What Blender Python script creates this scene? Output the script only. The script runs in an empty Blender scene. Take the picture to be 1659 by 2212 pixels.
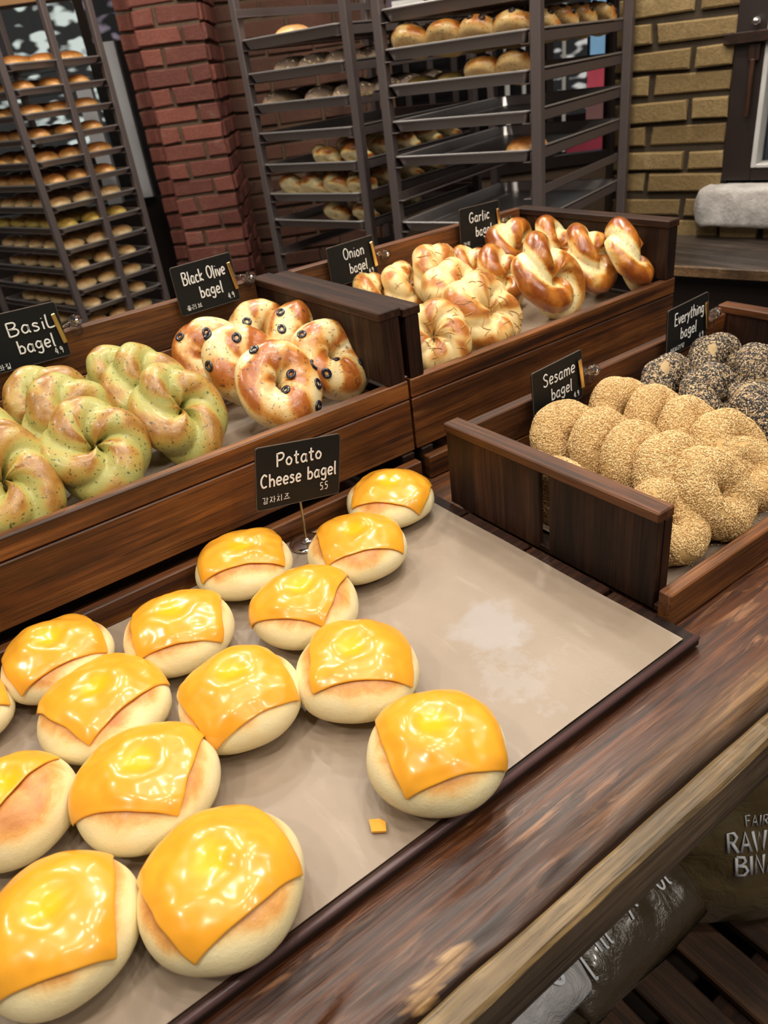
import bpy, bmesh, math, random
from math import pi, sin, cos, radians as RAD
from mathutils import Vector, Matrix, noise

S = bpy.context.scene
COL = S.collection

# ------------------------------------------------------------------ camera
cam_d = bpy.data.cameras.new('camera'); cam = bpy.data.objects.new('camera', cam_d); COL.objects.link(cam)
Rm = ((0.80245111, -0.58523287, -0.11651056), (-0.38448811, -0.35778083, -0.85097695), (0.45633444, 0.72766432, -0.5121167))
cam.matrix_world = Matrix(((Rm[0][0], -Rm[1][0], -Rm[2][0], 0), (Rm[0][1], -Rm[1][1], -Rm[2][1], 0), (Rm[0][2], -Rm[1][2], -Rm[2][2], .5), (0, 0, 0, 1)))
cam_d.sensor_fit = 'HORIZONTAL'; cam_d.sensor_width = 36; cam_d.lens = 1616.02 / 1659 * 36
cam_d.clip_start = .02; cam_d.clip_end = 60
cam_d.dof.use_dof = True; cam_d.dof.focus_distance = .78; cam_d.dof.aperture_fstop = 13.0
S.camera = cam
# ------------------------------------------------------------------ world, lights, exposure
S.view_settings.view_transform = 'Standard'; S.view_settings.look = 'None'
S.view_settings.exposure = -0.88; S.view_settings.gamma = 1; S.view_settings.use_curve_mapping = False
w = bpy.data.worlds.new('world'); S.world = w; w.use_nodes = True
w.node_tree.nodes['Background'].inputs[0].default_value = (1.0, .93, .86, 1)
w.node_tree.nodes['Background'].inputs[1].default_value = .22

FLOOR = -.90
CEIL = 1.95
def lamp(x, y, power, size, col=(1, .915, .80), z=1.75, spread=180):
    d = bpy.data.lights.new('ceiling_lamp_light', 'AREA'); d.shape = 'DISK'; d.size = size; d.energy = power; d.color = col
    d.spread = RAD(spread)
    o = bpy.data.objects.new('ceiling_lamp_light', d); o.location = (x, y, z); COL.objects.link(o)
for x, y, p in ((.0, .15, 8), (.45, .1, 8), (.9, .25, 10), (1.35, .55, 12), (-.35, .55, 5), (.2, .75, 7), (.65, .7, 8), (1.15, 1.05, 8),
                (.75, -.5, 7), (.1, -.5, 6), (1.9, .3, 8)):
    lamp(x, y, p, .09)
for x, y, p in ((.9, 2.3, 12), (.2, 2.5, 12), (1.75, 1.45, 9), (1.3, 1.3, 8)):
    lamp(x, y, p * 2.0, .12)
for x, y, p in ((.5, -1.3, 26), (1.3, -1.0, 22), (1.6, 2.2, 16), (.3, 1.9, 14), (-1.0, .3, 24), (-.9, 1.6, 18)):  # unseen fill lamps added to brighten the bags and the racks
    lamp(x, y, p, .14)

# ------------------------------------------------------------------ helpers
def link(o, parent=None):
    COL.objects.link(o)
    if parent is not None: o.parent = parent
    return o
def tag(o, label=None, cat=None, group=None, kind=None):
    if label: o['label'] = label
    if cat: o['category'] = cat
    if group: o['group'] = group
    if kind: o['kind'] = kind
    return o
def empty(name, label, cat, loc=(0, 0, 0), rz=0, group=None):
    o = bpy.data.objects.new(name, None); o.empty_display_size = .02; COL.objects.link(o)
    o.location = loc; o.rotation_euler = (0, 0, rz)
    return tag(o, label, cat, group)
def copy_tree(o, parent=None):
    c = o.copy(); COL.objects.link(c); c.parent = parent
    for ch in list(o.children): copy_tree(ch, c)
    return c

class MB:
    def __init__(s): s.v = []; s.f = []; s.m = []; s.mi = 0
    def add(s, vs, fs):
        k = len(s.v); s.v += [tuple(p) for p in vs]; s.f += [tuple(i + k for i in f) for f in fs]; s.m += [s.mi] * len(fs); return s
    def box(s, x0, x1, y0, y1, z0, z1, b=.0012, M=None):
        hx, hy, hz = (x1 - x0) / 2, (y1 - y0) / 2, (z1 - z0) / 2; c = Vector(((x0 + x1) / 2, (y0 + y1) / 2, (z0 + z1) / 2))
        b = min(b, hx * .9, hy * .9, hz * .9); vs = []; idx = {}
        for sx in (-1, 1):
            for sy in (-1, 1):
                for sz in (-1, 1):
                    for a in range(3):
                        h = [hx - b, hy - b, hz - b]; h[a] += b
                        idx[(sx, sy, sz, a)] = len(vs); vs.append(c + Vector((sx * h[0], sy * h[1], sz * h[2])))
        fs = []
        P = (-1, 1)
        for q in P:
            fs.append([idx[(q, a, b_, 0)] for a, b_ in ((-1, -1), (1, -1), (1, 1), (-1, 1))])
            fs.append([idx[(a, q, b_, 1)] for a, b_ in ((-1, -1), (1, -1), (1, 1), (-1, 1))])
            fs.append([idx[(a, b_, q, 2)] for a, b_ in ((-1, -1), (1, -1), (1, 1), (-1, 1))])
        for p in P:
            for q in P:
                fs.append([idx[(p, q, -1, 0)], idx[(p, q, -1, 1)], idx[(p, q, 1, 1)], idx[(p, q, 1, 0)]])
                fs.append([idx[(p, -1, q, 0)], idx[(p, -1, q, 2)], idx[(p, 1, q, 2)], idx[(p, 1, q, 0)]])
                fs.append([idx[(-1, p, q, 1)], idx[(-1, p, q, 2)], idx[(1, p, q, 2)], idx[(1, p, q, 1)]])
                for r in P: fs.append([idx[(p, q, r, a)] for a in range(3)])
        if M is not None: vs = [M @ v for v in vs]
        return s.add(vs, fs)
    def tube(s, pts, r, n=8, flat=1.0, nrm=None, cap=True):
        pts = [Vector(p) for p in pts]; N = len(pts); vs = []; fs = []
        rr = r if isinstance(r, (list, tuple)) else [r] * N
        up = Vector(nrm) if nrm is not None else None
        for i, p in enumerate(pts):
            t = (pts[min(i + 1, N - 1)] - pts[max(i - 1, 0)])
            t = t.normalized() if t.length > 1e-9 else Vector((1, 0, 0))
            u = up if up is not None else (Vector((0, 0, 1)) if abs(t.z) < .9 else Vector((1, 0, 0)))
            a = t.cross(u).normalized(); b = a.cross(t).normalized()
            for k in range(n):
                an = 2 * pi * k / n; vs.append(p + a * cos(an) * rr[i] + b * sin(an) * rr[i] * flat)
        for i in range(N - 1):
            for k in range(n): fs.append((i * n + k, i * n + (k + 1) % n, (i + 1) * n + (k + 1) % n, (i + 1) * n + k))
        if cap: fs.append(tuple(range(n))); fs.append(tuple((N - 1) * n + k for k in range(n)))
        return s.add(vs, fs)
    def lathe(s, prof, n=32, c=(0, 0, 0), M=None):
        vs = []; fs = []; c = Vector(c); K = len(prof)
        for i in range(n):
            a = 2 * pi * i / n
            for r, z in prof:
                p = Vector((r * cos(a), r * sin(a), z)); vs.append(c + (M @ p if M is not None else p))
        for i in range(n):
            j = (i + 1) % n
            for k in range(K - 1): fs.append((i * K + k, j * K + k, j * K + k + 1, i * K + k + 1))
        return s.add(vs, fs)
    def prism(s, poly, d, nv):
        nv = Vector(nv).normalized() * d; n = len(poly); vs = [Vector(p) for p in poly] + [Vector(p) + nv for p in poly]
        fs = [tuple(range(n)), tuple(range(n, 2 * n))] + [(i, (i + 1) % n, n + (i + 1) % n, n + i) for i in range(n)]
        return s.add(vs, fs)
    def grid(s, nu, nv, fn, wrap_u=False):
        vs = [fn(i, j) for i in range(nu) for j in range(nv)]; fs = []
        for i in range(nu if wrap_u else nu - 1):
            for j in range(nv - 1):
                a = i * nv + j; b = ((i + 1) % nu) * nv + j; fs.append((a, b, b + 1, a + 1))
        return s.add(vs, fs)
    def mesh(s, name, mats, smooth=False, recalc=True, weld=False):
        me = bpy.data.meshes.new(name); me.from_pydata(s.v, [], s.f)
        for m in (mats if isinstance(mats, (list, tuple)) else [mats]): me.materials.append(m)
        me.polygons.foreach_set('material_index', s.m)
        if recalc or weld:
            bm = bmesh.new(); bm.from_mesh(me)
            if weld: bmesh.ops.remove_doubles(bm, verts=bm.verts, dist=1e-5)
            if recalc: bmesh.ops.recalc_face_normals(bm, faces=bm.faces)
            bm.to_mesh(me); bm.free()
        me.polygons.foreach_set('use_smooth', [smooth] * len(me.polygons)); me.update()
        return me
    def build(s, name, mats, parent=None, smooth=False, **k):
        return link(bpy.data.objects.new(name, s.mesh(name, mats, smooth, **k)), parent)

def frac(v): return v - math.floor(v)
def sstep(a, b, x):
    t = max(0, min(1, (x - a) / (b - a))) if a != b else float(x > a); return t * t * (3 - 2 * t)
def nz(x, y, z): return noise.noise(Vector((x, y, z)))

# ------------------------------------------------------------------ materials
class NT:
    def __init__(s, name):
        s.m = bpy.data.materials.new(name); s.m.use_nodes = True; s.t = s.m.node_tree; s.b = s.t.nodes['Principled BSDF']
    def n(s, ty, **k):
        o = s.t.nodes.new('ShaderNode' + ty)
        for a, v in k.items():
            if a.startswith('i_'):
                o.inputs[a[2:].replace('_', ' ')].default_value = v
            elif a.startswith('p_'): setattr(o, a[2:], v)
        return o
    def l(s, a, b): s.t.links.new(a, b)
    def ramp(s, fac, stops, interp='LINEAR'):
        r = s.n('ValToRGB'); r.color_ramp.interpolation = interp; el = r.color_ramp.elements
        while len(el) < len(stops): el.new(.5)
        for e, (p, c) in zip(el, stops):
            e.position = p; e.color = (c, c, c, 1) if isinstance(c, (int, float)) else (*c, 1)
        s.l(fac, r.inputs[0]); return r.outputs[0]
    def mix(s, fac, a, b, mode='MIX'):
        m = s.n('Mix', p_data_type='RGBA', p_blend_type=mode)
        for sock, v in ((m.inputs[0], fac), (m.inputs[6], a), (m.inputs[7], b)):
            if isinstance(v, bpy.types.NodeSocket): s.l(v, sock)
            elif isinstance(v, (int, float)): sock.default_value = v if sock.type == 'VALUE' else (v, v, v, 1)
            else: sock.default_value = (*v, 1)
        return m.outputs[2]
    def math(s, op, a, b=0.0):
        m = s.n('Math', p_operation=op)
        for sock, v in ((m.inputs[0], a), (m.inputs[1], b)):
            if isinstance(v, bpy.types.NodeSocket): s.l(v, sock)
            else: sock.default_value = v
        return m.outputs[0]
    def coords(s, scale=(1, 1, 1), rnd=0.0, kind='Object'):
        tc = s.n('TexCoord'); mp = s.n('Mapping'); mp.inputs['Scale'].default_value = scale; s.l(tc.outputs[kind], mp.inputs[0])
        if rnd:
            oi = s.n('ObjectInfo'); s.l(s.math('MULTIPLY', oi.outputs['Random'], rnd), mp.inputs['Location'])
        return mp.outputs[0]
    def noise(s, co, scale, detail=4, rough=.55, dist=0.0):
        o = s.n('TexNoise'); o.inputs['Scale'].default_value = scale; o.inputs['Detail'].default_value = detail
        o.inputs['Roughness'].default_value = rough; o.inputs['Distortion'].default_value = dist; s.l(co, o.inputs['Vector']); return o.outputs['Fac']
    def bump(s, h, strength=.3, dist=.002):
        o = s.n('Bump'); o.inputs['Strength'].default_value = strength; o.inputs['Distance'].default_value = dist
        s.l(h, o.inputs['Height']); s.l(o.outputs[0], s.b.inputs['Normal']); return o
    def set(s, **k):
        for a, v in k.items():
            i = s.b.inputs[a.replace('_', ' ')]
            if isinstance(v, bpy.types.NodeSocket): s.l(v, i)
            elif isinstance(v, (tuple, list)): i.default_value = (*v, 1) if len(v) == 3 and i.type == 'RGBA' else v
            else: i.default_value = v
        return s.m

def simple(name, col, rough=.5, metal=0.0, **k):
    n = NT(name); return n.set(Base_Color=col, Roughness=rough, Metallic=metal, **k)

def wood(name, dark, mid, light, axis='x', rough=.42, wear=.0, wearcol=(.35, .19, .09), grain=1.0, bump=.25, coat=.0, spec=.5):
    n = NT(name)
    f, c = 7.0 * grain, 170.0 * grain
    sc = {'x': (f, c, c), 'y': (c, f, c), 'z': (c, c, f)}[axis]
    co = n.coords(sc, 37.0); co2 = n.coords(tuple(a * .16 for a in sc), 11.0); co3 = n.coords((6, 6, 6), 5.0)
    g = n.noise(co, 1.0, 6, .6, .6); g2 = n.noise(co2, 1.0, 4, .55, 1.2); g3 = n.noise(co3, 1.0, 4)
    a = n.ramp(g2, [(.28, dark), (.5, mid), (.74, light)])
    b = n.ramp(g, [(.32, .38), (.60, 1.08)])
    colr = n.mix(.85, a, b, 'MULTIPLY')
    colr = n.mix(1.0, colr, n.ramp(g3, [(.3, .48), (.68, 1.25)]), 'MULTIPLY')
    f5, c5 = f * 1.6, c * 3.6
    p5 = n.noise(n.coords({'x': (f5, c5, c5), 'y': (c5, f5, c5), 'z': (c5, c5, f5)}[axis], 19.0), 1.0, 3, .6, .2)
    colr = n.mix(1.0, colr, n.ramp(p5, [(.36, .35), (.46, 1.0)]), 'MULTIPLY')
    colr = n.mix(n.math('MULTIPLY', n.ramp(p5, [(.66, 0.0), (.72, 1.0)]), .35), colr, light)
    if wear:
        cw = n.coords(tuple(a * .5 for a in sc), 3.0); wv = n.noise(cw, 1.0, 5, .7, .3)
        m = n.math('MULTIPLY', n.ramp(wv, [(.56, 0.0), (.70, 1.0)]), n.ramp(g3, [(.4, 0.0), (.62, 1.0)]))
        colr = n.mix(n.math('MULTIPLY', m, wear), colr, wearcol)
    n.bump(g, bump, .0006)
    r = n.ramp(g, [(.2, rough + .12), (.8, rough - .08)])
    return n.set(Base_Color=colr, Roughness=r, Coat_Weight=coat, Coat_Roughness=.2, Specular_IOR_Level=spec)

W = {}
for ax in 'xyz':
    W['crate_' + ax] = wood('walnut_stained_board_' + ax, (.044, .012, .003), (.145, .046, .010), (.31, .112, .024), ax, .48, .4, (.44, .20, .07))
    W['dark_' + ax] = wood('dark_stained_board_' + ax, (.010, .0035, .002), (.028, .010, .005), (.066, .022, .009), ax, .55, .25, (.22, .11, .05), spec=.28)
W['tan_x'] = wood('tan_board', (.15, .07, .03), (.28, .14, .06), (.42, .24, .11), 'x', .5, .5, (.6, .42, .22))
W['slab'] = None
W['pallet_y'] = wood('pallet_board', (.04, .018, .008), (.085, .038, .016), (.15, .07, .03), 'y', .55)
W['ledge'] = wood('grey_brown_ledge_board', (.035, .026, .02), (.07, .052, .042), (.11, .085, .068), 'y', .38)
W['ledge_edge'] = wood('ledge_edge_board', (.12, .065, .03), (.2, .11, .05), (.30, .18, .09), 'y', .5)

def slab_mat():
    n = NT('weathered_slab_wood')
    co = n.coords((10, 330, 200)); co2 = n.coords((3.0, 62, 50)); co3 = n.coords((14, 110, 30)); co4 = n.coords((5, 9, 9))
    g = n.noise(co, 1, 7, .65, .5); g2 = n.noise(co2, 1, 5, .6, 1.6); g3 = n.noise(co3, 1, 5, .65, .8); g4 = n.noise(co4, 1, 3)
    a = n.ramp(g2, [(.25, (.018, .005, .002)), (.45, (.060, .017, .005)), (.60, (.12, .036, .009)), (.8, (.24, .085, .022))])
    a = n.mix(.8, a, n.ramp(g, [(.28, .45), (.62, 1.05)]), 'MULTIPLY')
    p5 = n.noise(n.coords((16, 900, 600)), 1, 3, .6, .2); a = n.mix(1.0, a, n.ramp(p5, [(.36, .3), (.46, 1.0)]), 'MULTIPLY')
    a = n.mix(n.math('MULTIPLY', n.ramp(p5, [(.64, 0.0), (.70, 1.0)]), .4), a, (.30, .15, .07))
    wear = n.math('MULTIPLY', n.ramp(g3, [(.55, 0.0), (.68, 1.0)]), n.ramp(g4, [(.42, 0.0), (.58, 1.0)]))
    a = n.mix(n.math('MULTIPLY', wear, .55), a, (.42, .20, .09))
    at = n.n('Attribute', p_attribute_name='edge'); sx = n.n('SeparateColor'); n.l(at.outputs['Color'], sx.inputs[0])
    edge, edge_dark, chip = sx.outputs
    tanm = n.math('MULTIPLY', edge, n.ramp(g2, [(.3, .35), (.6, 1.0)]))
    a = n.mix(tanm, a, n.mix(n.ramp(g, [(.35, 0.0), (.65, 1.0)]), (.13, .062, .024), (.36, .21, .085)))
    a = n.mix(edge_dark, a, (.02, .012, .009))
    a = n.mix(chip, a, n.mix(n.ramp(g, [(.35, 0.0), (.6, 1.0)]), (.16, .08, .03), (.44, .27, .12)))
    h = n.math('ADD', g, n.math('MULTIPLY', g2, 1.5)); n.bump(h, .5, .0010)
    r = n.mix(.5, n.ramp(g, [(.3, .5), (.7, .3)]), n.ramp(g4, [(.3, .45), (.7, .3)]))
    return n.set(Base_Color=a, Roughness=r, Coat_Weight=.12, Coat_Roughness=.3)
W['slab'] = slab_mat()

def dough_mat(name, pale, mid, brown, deep, gloss=.38, coat=.25, speck=None, speck_amt=.0, sss=.12, speck_scale=260, st=.635):
    n = NT(name); at = n.n('Attribute', p_attribute_name='crust'); sx = n.n('SeparateColor'); n.l(at.outputs['Color'], sx.inputs[0])
    co = n.coords((1, 1, 1), 3.0); big = n.noise(co, 55, 5, .6, .5); fine = n.noise(co, 700, 3, .6)
    f = n.math('ADD', sx.outputs[0], n.math('MULTIPLY', n.math('SUBTRACT', big, .5), .75))
    c = n.ramp(f, [(.08, pale), (.38, mid), (.68, brown), (.98, deep)])
    if speck is not None:
        sp = n.noise(co, speck_scale, 2, .5, .4); m = n.ramp(sp, [(st, 0.0), (st + .03, 1.0)])
        c = n.mix(n.math('MULTIPLY', m, speck_amt), c, speck)
    wr = n.noise(co, 210, 3, .65, 1.8); n.bump(n.math('ADD', n.math('ADD', n.math('MULTIPLY', big, 3.0), fine), n.math('MULTIPLY', wr, 1.2)), .22, .0013)
    r = n.ramp(f, [(.1, gloss + .18), (.8, gloss - .08)])
    return n.set(Base_Color=c, Roughness=r, Subsurface_Weight=sss, Subsurface_Radius=(.012, .006, .003), Subsurface_Scale=.5, Coat_Weight=coat, Coat_Roughness=.22)
D = {
 'bun': dough_mat('soft_bun_dough', (.84, .72, .42), (.83, .63, .30), (.70, .35, .09), (.46, .15, .03), .5, .1),
 'basil': dough_mat('basil_dough', (.42, .40, .115), (.46, .36, .085), (.46, .26, .055), (.32, .14, .026), .38, .28, (.06, .08, .02), .8),
 'olive': dough_mat('olive_bagel_dough', (.82, .68, .38), (.80, .56, .23), (.66, .30, .06), (.42, .12, .02), .33, .5, (.05, .03, .03), .75, speck_scale=200),
 'onion': dough_mat('onion_bagel_dough', (.84, .67, .34), (.80, .54, .20), (.66, .32, .075), (.46, .15, .026), .38, .3),
 'garlic': dough_mat('garlic_bagel_dough', (.86, .72, .38), (.78, .50, .15), (.50, .17, .02), (.26, .06, .008), .28, .6, (.10, .10, .02), .6),
 'sesame': dough_mat('sesame_bagel_dough', (.56, .36, .14), (.50, .31, .11), (.44, .25, .08), (.38, .2, .06), .6, .0),
 'every': dough_mat('everything_bagel_dough', (.45, .32, .16), (.22, .14, .07), (.12, .07, .035), (.08, .05, .03), .6, .0),
 'roll_brown': dough_mat('brown_roll_dough', (.72, .45, .18), (.58, .29, .08), (.38, .14, .03), (.2, .06, .012), .4, .3),
 'roll_pale': dough_mat('pale_roll_dough', (.80, .62, .36), (.72, .50, .24), (.55, .30, .11), (.4, .18, .05), .45, .2),
 'roll_yellow': dough_mat('yellow_roll_dough', (.62, .48, .12), (.55, .38, .07), (.42, .24, .04), (.3, .14, .02), .45, .2),
 'roll_green': dough_mat('green_roll_dough', (.25, .25, .08), (.22, .19, .05), (.18, .12, .03), (.12, .07, .02), .45, .2),
 'roll_seed': dough_mat('seeded_roll_dough', (.30, .22, .12), (.16, .10, .06), (.07, .045, .03), (.04, .025, .02), .6, .0, (.6, .48, .28), .9, speck_scale=150),
}
def seed_mat(name, cols):
    n = NT(name); at = n.n('Attribute', p_attribute_name='tint'); sx = n.n('SeparateColor'); n.l(at.outputs['Color'], sx.inputs[0])
    return n.set(Base_Color=n.ramp(sx.outputs[0], cols, 'LINEAR'), Roughness=.45)
SEED_TAN = seed_mat('sesame_seeds', [(0, (.42, .23, .07)), (.5, (.66, .42, .17)), (1, (.84, .63, .33))])
SEED_MIX = seed_mat('mixed_seeds', [(0, (.012, .012, .014)), (.64, (.03, .028, .03)), (.68, (.45, .30, .17)), (1, (.74, .58, .38))])

def cheese_mat():
    n = NT('melted_cheddar_slice'); co = n.coords((1, 1, 1), 2.0); a = n.noise(co, 40, 3); at = n.n('Attribute', p_attribute_name='melt')
    sx = n.n('SeparateColor'); n.l(at.outputs['Color'], sx.inputs[0])
    c = n.mix(n.ramp(a, [(.3, 0.0), (.7, 1.0)]), (.78, .335, .022), (.84, .385, .028))
    c = n.mix(sx.outputs[0], c, (.95, .45, .010))
    n.bump(n.noise(co, 60, 2), .08, .0012)
    return n.set(Base_Color=c, Roughness=.30, Subsurface_Weight=.2, Subsurface_Radius=(.01, .006, .001), Subsurface_Scale=.3, Coat_Weight=.4, Coat_Roughness=.14)
CHEESE = cheese_mat()

def paper_mat():
    n = NT('tan_parchment'); co = n.coords((1, 1, 1)); cs = n.coords((60, 9, 1)); fi = n.noise(co, 900, 2)
    b = n.noise(co, 9, 4, .6); st = n.noise(cs, 1, 5, .6, .5)
    c = n.ramp(b, [(.3, (.255, .195, .142)), (.7, (.305, .236, .174))])
    c = n.mix(n.math('MULTIPLY', n.ramp(st, [(.60, 0.0), (.76, 1.0)]), .35), c, (.47, .40, .33))
    # pale floury stain
    tc = n.n('TexCoord'); vm = n.n('VectorMath', p_operation='DISTANCE'); n.l(tc.outputs['Object'], vm.inputs[0]); vm.inputs[1].default_value = (.388, .448, 0)
    dn = n.math('ADD', vm.outputs['Value'], n.math('MULTIPLY', n.math('SUBTRACT', n.noise(co, 26, 4, .6), .5), .065))
    c = n.mix(n.math('MULTIPLY', n.ramp(dn, [(.030, 1.0), (.043, 0.0)]), .55), c, (.345, .325, .325))
    vm2 = n.n('VectorMath', p_operation='DISTANCE'); n.l(tc.outputs['Object'], vm2.inputs[0]); vm2.inputs[1].default_value = (.36, .38, 0)
    dn2 = n.math('ADD', vm2.outputs['Value'], n.math('MULTIPLY', n.math('SUBTRACT', n.noise(co, 30, 5, .7), .5), .22))
    c = n.mix(n.math('MULTIPLY', n.ramp(dn2, [(.015, 1.0), (.04, 0.0)]), .3), c, (.37, .345, .335))
    sc = n.noise(n.coords((30, 30, 1)), 1, 6, .75, 2.0)
    c = n.mix(n.math('MULTIPLY', n.ramp(sc, [(.66, 0.0), (.72, 1.0)]), .35), c, (.55, .48, .41))
    n.bump(n.math('ADD', fi, n.math('MULTIPLY', sc, 3.0)), .12, .0008)
    return n.set(Base_Color=c, Roughness=.42, Specular_IOR_Level=.5)
PAPER = paper_mat()

def brick_mat(name, c1, c2, mortar, rough=.8):
    n = NT(name); co = n.coords((1, 1, 1), 4.0); b = n.noise(co, 14, 5, .65); f = n.noise(co, 110, 4, .7); oi = n.n('Attribute', p_attribute_name='tint')
    sx = n.n('SeparateColor'); n.l(oi.outputs['Color'], sx.inputs[0])
    c = n.mix(n.math('ADD', n.math('MULTIPLY', sx.outputs[0], .6), n.math('MULTIPLY', b, .5)), c1, c2)
    c = n.mix(.6, c, n.ramp(f, [(.3, .6), (.65, 1.1)]), 'MULTIPLY')
    c = n.mix(n.math('MULTIPLY', n.ramp(b, [(.58, 0.0), (.7, 1.0)]), .35), c, mortar)
    n.bump(n.math('ADD', f, b), .7, .004)
    return n.set(Base_Color=c, Roughness=rough)
def mortar_mat(name, c):
    n = NT(name); co = n.coords((1, 1, 1)); b = n.noise(co, 60, 5, .7); n.bump(b, .6, .004)
    return n.set(Base_Color=n.mix(b, tuple(x * .6 for x in c), tuple(x * 1.3 for x in c)), Roughness=.9)
BR_RED = brick_mat('red_brick', (.085, .022, .016), (.25, .075, .05), (.20, .14, .10))
BR_BROWN = brick_mat('brown_brick', (.06, .024, .015), (.13, .052, .03), (.12, .08, .05))
BR_YEL = brick_mat('yellow_brick', (.17, .105, .038), (.33, .23, .095), (.42, .33, .17), .75)
MO_RED = mortar_mat('brown_mortar', (.11, .07, .042)); MO_YEL = mortar_mat('dark_mortar', (.05, .035, .02))

STEEL = simple('sheet_pan_steel', (.52, .49, .48), .42, .9)
RACK = simple('rack_post_metal', (.145, .115, .11), .45, .5)
CHROME = simple('polished_chrome', (.85, .85, .86), .12, 1.0)
BRASS = simple('brushed_brass', (.72, .52, .24), .28, 1.0)
BOARD = simple('black_chalkboard', (.008, .009, .010), .5, 0, Specular_IOR_Level=.25)
BOARDRIM = simple('chalkboard_rim', (.07, .05, .035), .5)
CHALK = simple('white_chalk_marker', (.86, .86, .84), .6)
OLIVE = simple('black_olive', (.012, .010, .018), .18, 0, Coat_Weight=.5)
def glass(name):
    return simple(name, (1, 1, 1), .03, 0, Transmission_Weight=1.0, IOR=1.45)
GLASS = glass('clear_acrylic')
DARK = simple('dark_brown_paint', (.022, .014, .012), .4)
WHITEF = simple('white_painted_metal', (.55, .54, .52), .4)
CASTER = simple('black_rubber', (.015, .015, .015), .6)

# ------------------------------------------------------------------ structure : floor, ceiling, walls
f = MB().box(-3, 6, -3, 8, FLOOR - .05, FLOOR, 0).build('floor', wood('dark_floor_boards', (.02, .012, .008), (.05, .028, .018), (.08, .045, .03), 'y', .45)); tag(f, kind='structure')
f = MB().box(-3, 6, -3, 8, CEIL, CEIL + .05, 0).build('ceiling', simple('dark_ceiling_paint', (.06, .045, .035), .8)); tag(f, kind='structure')
FH = Vector((.53083, .84747, 0)); RT = Vector((.84747, -.53083, 0))
def FP(s, d, z): v = RT * s + FH * d; return Vector((v.x, v.y, z))

def brick_panel(mb_b, tint, o, du, nvec, u0, u1, z0, z1, bl, bh, mo, seed=0, depth=.012, wob=.007):
    """bricks laid over the plane through o along du, facing nvec"""
    rnd = random.Random(seed); up = Vector((0, 0, 1)); row = 0; z = z0
    while z < z1:
        u = u0 - (bl + mo) * (.5 if row % 2 else 0)
        while u < u1:
            a, b = max(u, u0), min(u + bl, u1)
            if b - a > .02:
                j = rnd.uniform(-.006, .008); dz = rnd.uniform(-.0015, .0015)
                c = [(a, z + dz), (b, z + dz), (b, min(z + bh, z1) + dz), (a, min(z + bh, z1) + dz)]
                k = .004; ci = [(a + k, z + dz + k), (b - k, z + dz + k), (b - k, min(z + bh, z1) + dz - k), (a + k, min(z + bh, z1) + dz - k)]
                vs = [o + du * p[0] + up * p[1] for p in c] + [o + du * p[0] + up * p[1] + nvec * (depth + j - .003) for p in c] + [o + du * p[0] + up * p[1] + nvec * (depth + j) for p in ci]
                fs = [(0, 1, 5, 4), (1, 2, 6, 5), (2, 3, 7, 6), (3, 0, 4, 7), (4, 5, 9, 8), (5, 6, 10, 9), (6, 7, 11, 10), (7, 4, 8, 11), (8, 9, 10, 11)]
                vs = [v + (du * nz(v.x * 23, v.y * 23, v.z * 23) + up * nz(v.x * 19 + 9, v.y * 19, v.z * 31)) * wob for v in vs]
                mb_b.add(vs, fs); t = rnd.random(); tint += [t] * 12
            u += bl + mo
        z += bh + mo; row += 1
def set_attr(me, name, vals):
    a = me.color_attributes.new(name, 'FLOAT_COLOR', 'POINT')
    flat = []
    for t in vals:
        if isinstance(t, (int, float)): flat += (t, t, t, 1)
        else: flat += (t[0], t[1], t[2], 1)
    a.data.foreach_set('color', flat)
def brick_wall(name, mat, mortar, panels, bl, bh, mo, seed, label=None, cat=None, core=None):
    mb = MB(); tint = []
    for (o, du, nv, u0, u1, z0, z1) in panels: brick_panel(mb, tint, o, du, nv, u0, u1, z0, z1, bl, bh, mo, seed + len(tint))
    nb = len(mb.v)
    for q in core: mb.mi = 1; mb.prism(*q)
    me = mb.mesh(name, [mat, mortar], recalc=False)
    set_attr(me, 'tint', tint + [.5] * (len(mb.v) - nb))
    bm = bmesh.new(); bm.from_mesh(me); bmesh.ops.recalc_face_normals(bm, faces=bm.faces); bm.to_mesh(me); bm.free()
    o = link(bpy.data.objects.new(name, me)); return o

# yellow brick wall on the right
ang = RAD(105.3); YD = Vector((cos(ang), sin(ang), 0)); YN = Vector((-sin(ang) * -1 * -1, 0, 0)); YN = Vector((-YD.y, YD.x, 0))
YP = Vector((2.12, 1.32, 0))
core = [YP + YD * .34 - YN * .0 + Vector((0, 0, FLOOR)), YP - YD * 2.6 + Vector((0, 0, FLOOR)), YP - YD * 2.6 - YN * .2 + Vector((0, 0, FLOOR)), YP + YD * .34 - YN * .2 + Vector((0, 0, FLOOR))]
WIN_U0, WIN_U1, WIN_Z0, WIN_Z1 = -1.1, .0, .085, 1.2
cores = []
def slabc(u0, u1, z0, z1, P=YP, Dv=YD, Nv=YN, th=.18):
    b = [P + Dv * u0, P + Dv * u1, P + Dv * u1 - Nv * th, P + Dv * u0 - Nv * th]
    return ([Vector((p.x, p.y, z0)) for p in b], z1 - z0, (0, 0, 1))
cores = [slabc(0, .34, FLOOR, CEIL), slabc(-2.6, 0, FLOOR, WIN_Z0), slabc(-2.6, 0, WIN_Z1, CEIL), slabc(-2.6, WIN_U0, WIN_Z0, WIN_Z1)]
ALIGN = (.448 - FLOOR) % .064
zs0 = FLOOR + ALIGN - .064 + .006
o = brick_wall('wall_right', BR_YEL, MO_YEL, [
    (YP, YD, YN, .012, .335, zs0, CEIL - .02), (YP, YD, YN, -2.6, .0, zs0, WIN_Z0 - .03), (YP, YD, YN, -2.6, .012, WIN_Z1, CEIL - .02)], .210, .047, .017, 5, core=cores)
tag(o, kind='structure')

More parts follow.
